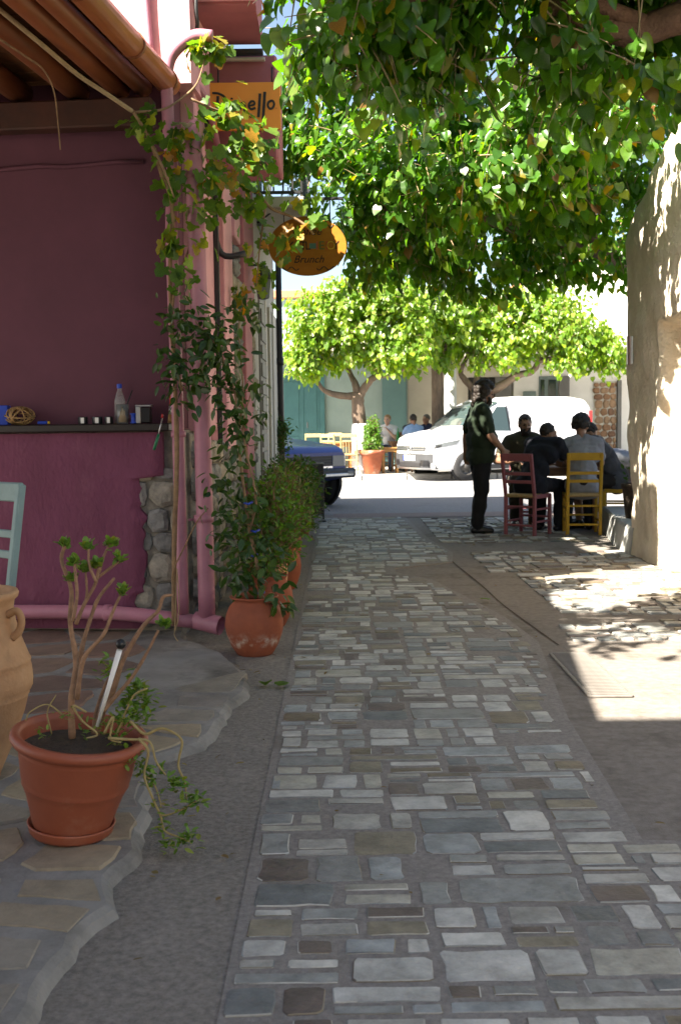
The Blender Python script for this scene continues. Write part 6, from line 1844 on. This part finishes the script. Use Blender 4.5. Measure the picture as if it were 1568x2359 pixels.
for s_ in (-1, 1):
    y0, y1 = (.46, .72) if s_ > 0 else (-.72, -.46)
    vb.front(y0, y1, .34, .46, .03, 8).build('side_intake', T['black_plastic'], van)
for z_ in (.33, .355, .38): vb.front(-.44, .44, z_ - .005, z_ + .005, .036, 8).build('intake_bar', T['bumper_grey'], van)
vb.front(-.74, .74, .255, .295, .035, 10).build('bumper_lip', T['silver'], van)
b = MB(); b.box((-.032, 0, .50), (.012, .50, .115), bev=.003); pl = b.build('number_plate', T['label_white'], van)
b = MB(); b.box((-.040, .23, .50), (.006, .045, .11)); b.build('blue_strip', T['blue_plastic'], pl)
b = MB()                                                         # round badge: ring with a V over a W
b.tube([(-.03, .075 * math.cos(a), .71 + .075 * math.sin(a)) for a in [2 * math.pi * k / 24 for k in range(25)]], .009, 6, caps=False)
for seg in ([(-.028, .066), (0, .012), (.028, .066)], [(-.058, .035), (-.03, -.056), (0, .004), (.03, -.056), (.058, .035)]):
    b.tube([(-.03, p[0], .71 + p[1]) for p in seg], .007, 6)
b.build('badge', T['chrome'], van)
b = MB(); b.box((4.365, 0, .95), (.01, .9, .8)); b.build('rear_door', T['van_white'], van)
for s_ in (-1, 1):
    b = MB(); b.box((4.33, s_ * .80, 1.25), (.05, .08, .5), bev=.015); b.build('tail_light', T['red_plastic'], van)
    b = MB(); b.tube([(2.4, s_ * .80, 1.62), (2.5, s_ * .80, 1.62)], .004, 4); b.build('roof_mark', T['bumper_grey'], van)

# blue pickup nosing out beyond the grey house
car = thing('pickup_truck', 'dark blue pickup with rectangular headlights nosing out beyond the grey house', 'pickup', (-.45, 15.95, .004), R(135))
cb = Body([(0, .84), (.05, .90), (.25, .96), (1.15, 1.04), (1.25, 1.08), (1.75, 1.52), (2.1, 1.60), (2.9, 1.58), (3.2, 1.06), (3.3, .98), (4.5, .98)], [(0, .76), (.06, .79), (.3, .82), (4.4, .82), (4.5, .80)], [(0, .44), (.4, .36), (4.2, .40), (4.5, .5)], .96, .20, .09)
cb.mesh(0, 4.5, 60).build('body', T['car_blue'], car)
for s_ in (-1, 1):
    cb.panel((1.75, 2.75, 2.6, 1.98), (1.08, 1.08, 1.50, 1.50), s_).build('side_window', T['car_glass'], car)
    y0, y1 = (.47, .77) if s_ > 0 else (-.77, -.47)
    cb.front(y0, y1, .63, .79, .014, 8).build('headlight', T['lamp_glass'], car)
    for xw in (.52, 3.6): wheel(car, xw, s_ * .74, s_, .37, .25)
screen(cb, 1.28, 1.72, .95, .015).build('windscreen', T['car_glass'], car)
cb.front(-.46, .46, .64, .79, .008, 8).build('grille', T['black_plastic'], car)
for z_ in (.67, .71, .75): cb.front(-.45, .45, z_ - .008, z_ + .008, .018, 8).build('grille_bar', T['bumper_grey'], car)
cb.front(-.46, .46, .605, .632, .02, 8).build('trim_strip', T['chrome'], car)
b = MB(); b.box((-.06, 0, .52), (.14, 1.76, .15), bev=.03); b.build('bumper', T['bumper_grey'], car)
b = MB(); b.box((-.065, 0, .50), (.15, 1.60, .05), bev=.01); b.build('bumper_strip', T['silver'], car)
for s_ in (-1, 1):
    b = MB(); b.box((-.12, s_ * .74, .52), (.04, .14, .07), bev=.008); b.build('corner_light', T['dull_steel'], car)

# scooter half hidden beyond the table
sc_ = thing('scooter', 'dark scooter with a red tail panel behind the man in grey, mostly hidden', 'scooter', (3.86, 14.6, 0), R(20))
b = MB(); b.tube(spline([(-.55, 0, .72), (-.2, 0, .74), (.1, 0, .70), (.2, 0, .45), (.35, 0, .32), (.5, 0, .4), (.6, 0, .85)], 6), [.10 + .04 * math.sin(i * .25) for i in range(37)], 12, flat=1.3); b.build('body', T['dull_steel'], sc_)
b = MB(); b.box((-.52, 0, .74), (.14, .27, .10), bev=.03); b.build('tail_panel', T['red_plastic'], sc_)
b = MB(); b.box((-.25, 0, .83), (.55, .24, .09), bev=.03); b.build('seat', T['black_plastic'], sc_)
for xw in (-.5, .68):
    b = MB(); b.lathe([(.15, -.045), (.22, -.05), (.235, 0), (.22, .05), (.15, .045)], 24); b.xf(Matrix.Translation((xw, 0, .235)) @ Matrix.Rotation(R(90), 4, 'X')); w_ = b.build('wheel', T['tyre'], sc_)
    b = MB(); b.disc((xw, 0, .235), .15, (0, 1, 0), 20, .03); b.build('rim', T['dull_steel'], w_)
b = MB(); b.tube([(.66, 0, .24), (.58, 0, .6), (.55, 0, 1.0)], .025, 8); b.tube([(.52, -.3, 1.03), (.55, 0, 1.0), (.52, .3, 1.03)], .014, 8); b.build('handlebar', T['dull_steel'], sc_)
b = MB(); b.ell((.62, 0, .92), (.07, .09, .08)); b.build('headlight', T['lamp_glass'], sc_)

# ---------------------------------------------------------------- signs
sg = thing('hanging_sign', 'orange square sign reading Dimello hanging from the pink bay', 'sign', (0, 0, 0))
SY = 7.14
a0 = at(484, 299, SY); a1 = at(645, 188, SY)
b = MB(); b.box(((a0.x + a1.x) / 2, SY + .02, (a0.z + a1.z) / 2), (a1.x - a0.x, .035, a1.z - a0.z), bev=.003); b.build('panel', T['sign_orange'], sg)
b = MB(); b.box((a0.x - .018, SY + .02, (a0.z + a1.z) / 2), (.03, .06, a1.z - a0.z + .04), bev=.003); b.build('frame', T['iron'], sg)
def sp(u, v):      # lettering grid of the sign face
    return V(a0.x + (a1.x - a0.x) * (u - 195) / 830, SY - .001, a1.z + (a0.z - a1.z) * (v - 935) / 570)
def stroke(pts, w0, w1=None):
    w1 = w1 or w0
    P_ = spline([sp(*p) for p in pts], 6) if len(pts) > 2 else [sp(*p) for p in pts]
    k = (a1.x - a0.x) / 830
    b_ = MB(); L_ = []; R_ = []
    n_ = len(P_)
    for i, p in enumerate(P_):
        t_ = (P_[min(i + 1, n_ - 1)] - P_[max(i - 1, 0)]).normalized()
        nn = V(t_.z, 0, -t_.x); w = (w0 + (w1 - w0) * i / (n_ - 1)) * k / 2
        L_.append(p + nn * w); R_.append(p - nn * w)
    ring = L_ + R_[::-1]
    m_ = len(ring)
    vs_ = [q + V(0, -.003, 0) for q in ring] + [q + V(0, .004, 0) for q in ring]
    fs = [(i, i + 1, m_ - 2 - i, m_ - 1 - i) for i in range(n_ - 1)] + [(i, (i + 1) % m_, (i + 1) % m_ + m_, i + m_) for i in range(m_)]
    b_.add(vs_, fs)
    b_.build('letter_stroke', T['ink'], sg)
for pts, w0, w1 in [([(232, 1062), (300, 1068), (365, 1105), (402, 1165), (396, 1225), (350, 1262), (285, 1272)], 22, 34), ([(296, 1100), (292, 1180), (284, 1275)], 30, 30),
                    ([(456, 1185), (452, 1272)], 26, 26), ([(456, 1122), (457, 1140)], 26, 26), ([(508, 1280), (514, 1230), (520, 1185)], 24, 24), ([(520, 1215), (540, 1190), (558, 1200), (556, 1262)], 22, 24), ([(560, 1210), (582, 1183), (608, 1195), (604, 1250), (600, 1318)], 22, 26),
                    ([(655, 1222), (690, 1215), (722, 1200), (716, 1172), (686, 1168), (660, 1195), (655, 1235), (685, 1262), (732, 1245)], 20, 24), ([(788, 1076), (778, 1210), (765, 1358)], 30, 30), ([(844, 1056), (832, 1220), (818, 1382)], 32, 30),
                    ([(915, 1163), (885, 1185), (878, 1225), (900, 1258), (932, 1250), (952, 1205), (938, 1168), (912, 1163)], 24, 24), ([(976, 1252), (980, 1256)], 8, 8),
                    ([(600, 1362), (610, 1348), (620, 1366), (636, 1340), (634, 1366)], 5, 5), ([(655, 1368), (665, 1345), (675, 1366), (690, 1346), (700, 1366), (716, 1346), (724, 1364)], 5, 5)]:
    stroke(pts, w0, w1)
for u in (300, 930):
    p = sp(u, 935)
    b = MB(); b.tube([p + V(0, .02, 0), p + V(0, .03, .10)], .006, 6); b.build('hanger', T['iron'], sg)

OY = 11.75
ov = thing('oval_sign', 'oval amber wooden sign reading Coffee and Brunch hanging over the lane', 'sign', at(708, 567, OY))
k = OY / 2450
b = MB()
ringp = [(88 * k * math.cos(a), 66 * k * math.sin(a)) for a in [2 * math.pi * i / 48 for i in range(48)]]
b.add([(p[0], -.012, p[1]) for p in ringp] + [(p[0], .014, p[1]) for p in ringp], [tuple(range(48)), tuple(range(48, 96))[::-1]] + [(i, i + 48, (i + 1) % 48 + 48, (i + 1) % 48) for i in range(48)])
b.build('panel', T['sign_amber'], ov)
def letters(txt, x, z, size, m, shear=0.0):
    o = link('lettering', text_mesh(txt, size, m, .0015, shear), ov, (x * k, -.0145, -z * k))
    return o
letters('Coffee', -2, -32, 26 * k * .95, T['ink'], .35)
letters('Brunch', 2, 30, 25 * k * .95, T['ink'], .35)
for txt, x, m in (('A', -62, 'ink'), ('A', -48, 'ink'), ('K', -37, 'ink'), ('C', -22, 'ink_pink'), ('T', -9, 'ink'), ('L', 1, 'ink'), ('I', 22, 'ink_pink'), ('E', 32, 'ink_green'), ('I', 44, 'ink_red'), ('O', 53, 'ink_yellow'), ('Y', 64, 'ink')):
    letters(txt, x, 0, 24 * k * 1.1, T[m])
b = MB(); b.box((12 * k, -.0135, 0), (15 * k, .003, 12 * k)); b.build('teal_patch', T['ink_teal'], ov)
for sx in (-1, 1):
    b = MB(); b.tube([V(sx * (20 + 3.2 * i) * k, -.014, -(50 + 4 * math.sin(i * .9)) * k) for i in range(14)], .005, 5); b.build('flourish', T['ink'], ov)
b = MB(); b.tube([V((40 + 2.4 * i) * k, -.014, (44 + 4 * math.sin(i * .9)) * k) for i in range(9)], .005, 5); b.build('flourish', T['ink'], ov)
br = thing('sign_bracket', 'black iron bar reaching over the lane that carries the oval sign', 'bracket', (-.88, OY, at(700, 458, OY).z))
b = MB(); b.box((.47, 0, 0), (.96, .03, .03), bev=.004); b.build('bar', T['iron'], br)
b = MB(); b.tube([(.02, 0, -.25), (.2, 0, -.12), (.34, 0, -.015)], .010, 8); b.build('brace', T['iron'], br)
oc = at(708, 567, OY)
for sx in (-1, 1):
    zc = at(700, 458, OY).z - oc.z
    b = MB(); b.tube([(sx * 52 * k, 0, zc - .012), (sx * 52 * k, 0, 53 * k)], .006, 6); b.build('chain', T['iron'], ov)

# name board lettering across the road, mostly behind leaves
o = link('lettering', text_mesh('AOHI', .34, T['ink'], .01), ch, (at(1128, 838, CY - .14).x, CY - .135, at(1128, 838, CY - .14).z))

# dark board in front of the pickup
bd = thing('chalkboard_stand', 'dark slate board on a stand at the end of the pot row', 'board', (-.44, 13.95, 0), R(4))
b = MB(); b.box((0, 0, .42), (.42, .03, .66), bev=.004); b.build('board', T['chalkboard'], bd)
b = MB(); b.box((0, -.004, .765), (.46, .045, .025), bev=.004); b.build('top_edge', T['dull_steel'], bd)
for sx in (-1, 1):
    b = MB(); b.box((sx * .215, 0, .38), (.025, .04, .76), bev=.004); b.build('post', T['chalkboard'], bd)
    b = MB(); b.box((sx * .215, -.02, .015), (.05, .34, .03), bev=.006); b.build('foot', T['chalkboard'], bd)

# ---------------------------------------------------------------- things on the shelf
def on_shelf(px, dy=0.0):
    p = at(px, 980, 6.4)
    x = p.x
    return (x, 6.40 + .03 + (x + 1.0) * -.0875 + dy, 1.303)
t = thing('water_bottle', 'empty clear plastic bottle with a blue cap on the shelf', 'bottle', on_shelf(272, .02))
b = MB(); b.lathe([(0, 0), (.030, 0), (.033, .01), (.033, .10), (.031, .115), (.033, .13), (.026, .165), (.013, .20), (.012, .215)], 20); b.build('bottle', T['clear'], t)
b = MB(); b.lathe([(.0155, .213), (.0155, .237), (.014, .24), (.001, .24)], 16); b.build('cap', T['blue_plastic'], t)
t = thing('drinking_glass', 'glass of amber drink with a black straw on the shelf', 'glass', on_shelf(283, -.045))
b = MB(); b.lathe([(0, 0), (.032, 0), (.040, .115), (.037, .115), (.029, .006), (0, .006)], 20); b.build('glass', T['clear'], t)
b = MB(); b.lathe([(.001, .008), (.027, .008), (.033, .07), (.001, .07)], 18); b.build('drink', T['amber'], t)
b = MB(); b.tube([(.0, 0, .02), (.03, .0, .12), (.062, 0, .20)], .004, 8); b.build('straw', T['black_plastic'], t)
for i, (px, w_) in enumerate(((188, .05), (222, .055), (249, .045))):
    t = thing('black_tin', ['small black tin with a white label, leftmost of three on the shelf', 'small black tin with a white label, middle of three on the shelf', 'small black tin with a white label, right one of three on the shelf'][i], 'tin', on_shelf(px, -.03), group='black tins on the shelf')
    b = MB(); b.lathe([(0, 0), (w_ * .55, 0), (w_ * .58, .004), (w_ * .58, .04), (w_ * .55, .044), (0.001, .044)], 20); b.build('tin', T['black_plastic'], t)
    b = MB(); b.box((w_ * .06, -w_ * .57, .022), (w_ * .38, .006, .034)); b.build('label', T['label_white'], t)
t = thing('wicker_ball', 'brown wicker ball on the left part of the shelf', 'ornament', on_shelf(36, -.01))
b = MB(); rw = random.Random(2)
for k_ in range(11):
    ax = Vector((rw.gauss(0, 1), rw.gauss(0, 1), rw.gauss(0, .5))).normalized(); u = ax.orthogonal().normalized(); w_ = ax.cross(u)
    b.tube([V(0, 0, .056) + Vector(((u * math.cos(a) + w_ * math.sin(a)).x * .088, (u * math.cos(a) + w_ * math.sin(a)).y * .088, (u * math.cos(a) + w_ * math.sin(a)).z * .054)) for a in [2 * math.pi * q / 24 for q in range(25)]], .0045, 6, caps=False)
b.build('weave', T['wicker'], t)
t = thing('blue_box', 'blue box at the left end of the shelf', 'box', on_shelf(2, .0))
b = MB(); b.box((-.03, 0, .06), (.10, .07, .12), bev=.004); b.build('box', T['blue_plastic'], t)
t = thing('lighter', 'small blue lighter lying on the shelf beside the wicker ball', 'lighter', on_shelf(92, -.03))
b = MB(); b.box((0, 0, .012), (.06, .022, .02), bev=.005); b.build('case', T['blue_plastic'], t)
b = MB(); b.box((.037, 0, .012), (.014, .018, .016), bev=.003); b.build('top', T['ink_yellow'], t)
t = thing('metal_box', 'open silver and black metal box on the shelf by the corner', 'box', on_shelf(330, -.01))
b = MB(); b.box((0, 0, .05), (.085, .07, .09), bev=.004); b.build('box', T['black_plastic'], t)
b = MB(); b.box((-.028, -.03, .05), (.03, .02, .10), bev=.003); b.build('side', T['silver'], t)
b = MB(); b.box((.005, -.01, .105), (.095, .085, .014), bev=.004); b.build('lid', T['silver'], t)
t = thing('blue_spool', 'small blue plastic spool between the glass and the metal box', 'spool', on_shelf(308, -.05))
b = MB(); b.lathe([(0, 0), (.018, 0), (.02, .006), (.013, .012), (.013, .05), (.02, .056), (.018, .062), (0, .062)], 16); b.build('spool', T['blue_plastic'], t)
t = thing('screwdriver', 'screwdriver with a green handle hanging over the shelf edge', 'screwdriver', on_shelf(368, -.12))
q0 = at(355, 1036, 6.22); q1 = at(366, 1000, 6.22); q2 = at(374, 962, 6.24); o0 = Vector(on_shelf(368, -.12))
b = MB(); b.tube([q0 - o0, q0.lerp(q1, .5) - o0, q1 - o0], [.008, .010, .007], 10); b.build('handle', T['green_plastic'], t)
b = MB(); b.tube([q1 - o0, q2 - o0], .004, 8); b.build('blade', T['silver'], t)
b = MB(); b.tube([q2 - o0, q2 - o0 + V(.002, 0, .022)], [.007, .006], 8); b.build('tip_cap', T['red_plastic'], t)
t = thing('paint_brush', 'thin red handled brush leaning at the corner end of the shelf', 'brush', on_shelf(393, -.02))
b = MB(); b.tube([(0, 0, .10), (.0, .02, .20)], .005, 8); b.build('handle', T['red_plastic'], t)
b = MB(); b.tube([(0, -.005, .05), (0, 0, .10)], .008, 8); b.build('ferrule', T['silver'], t)
b = MB(); b.tube([(0, -.01, .0), (0, -.005, .05)], [.016, .012], 8); b.build('bristles', T['wicker'], t)
t = thing('twine_loop', 'thin loop of pale twine tied to the vine stem above the pipe', 'twine', at(405, 1310, 6.15))
o0 = at(405, 1310, 6.15)
b = MB()
b.tube([Vector(q) - o0 for q in spline([at(408, 1310, 6.14), at(406, 1370, 6.13), at(404, 1430, 6.12), at(402, 1460, 6.12)], 5)], .003, 6)
b.tube([Vector(q) - o0 for q in spline([at(408, 1310, 6.14), at(413, 1380, 6.13), at(410, 1430, 6.12), at(402, 1460, 6.12), at(414, 1482, 6.1)], 5)], .003, 6)
b.build('strand', T['twig'], t)
for s_ in WORK: bpy.data.scenes.remove(s_)
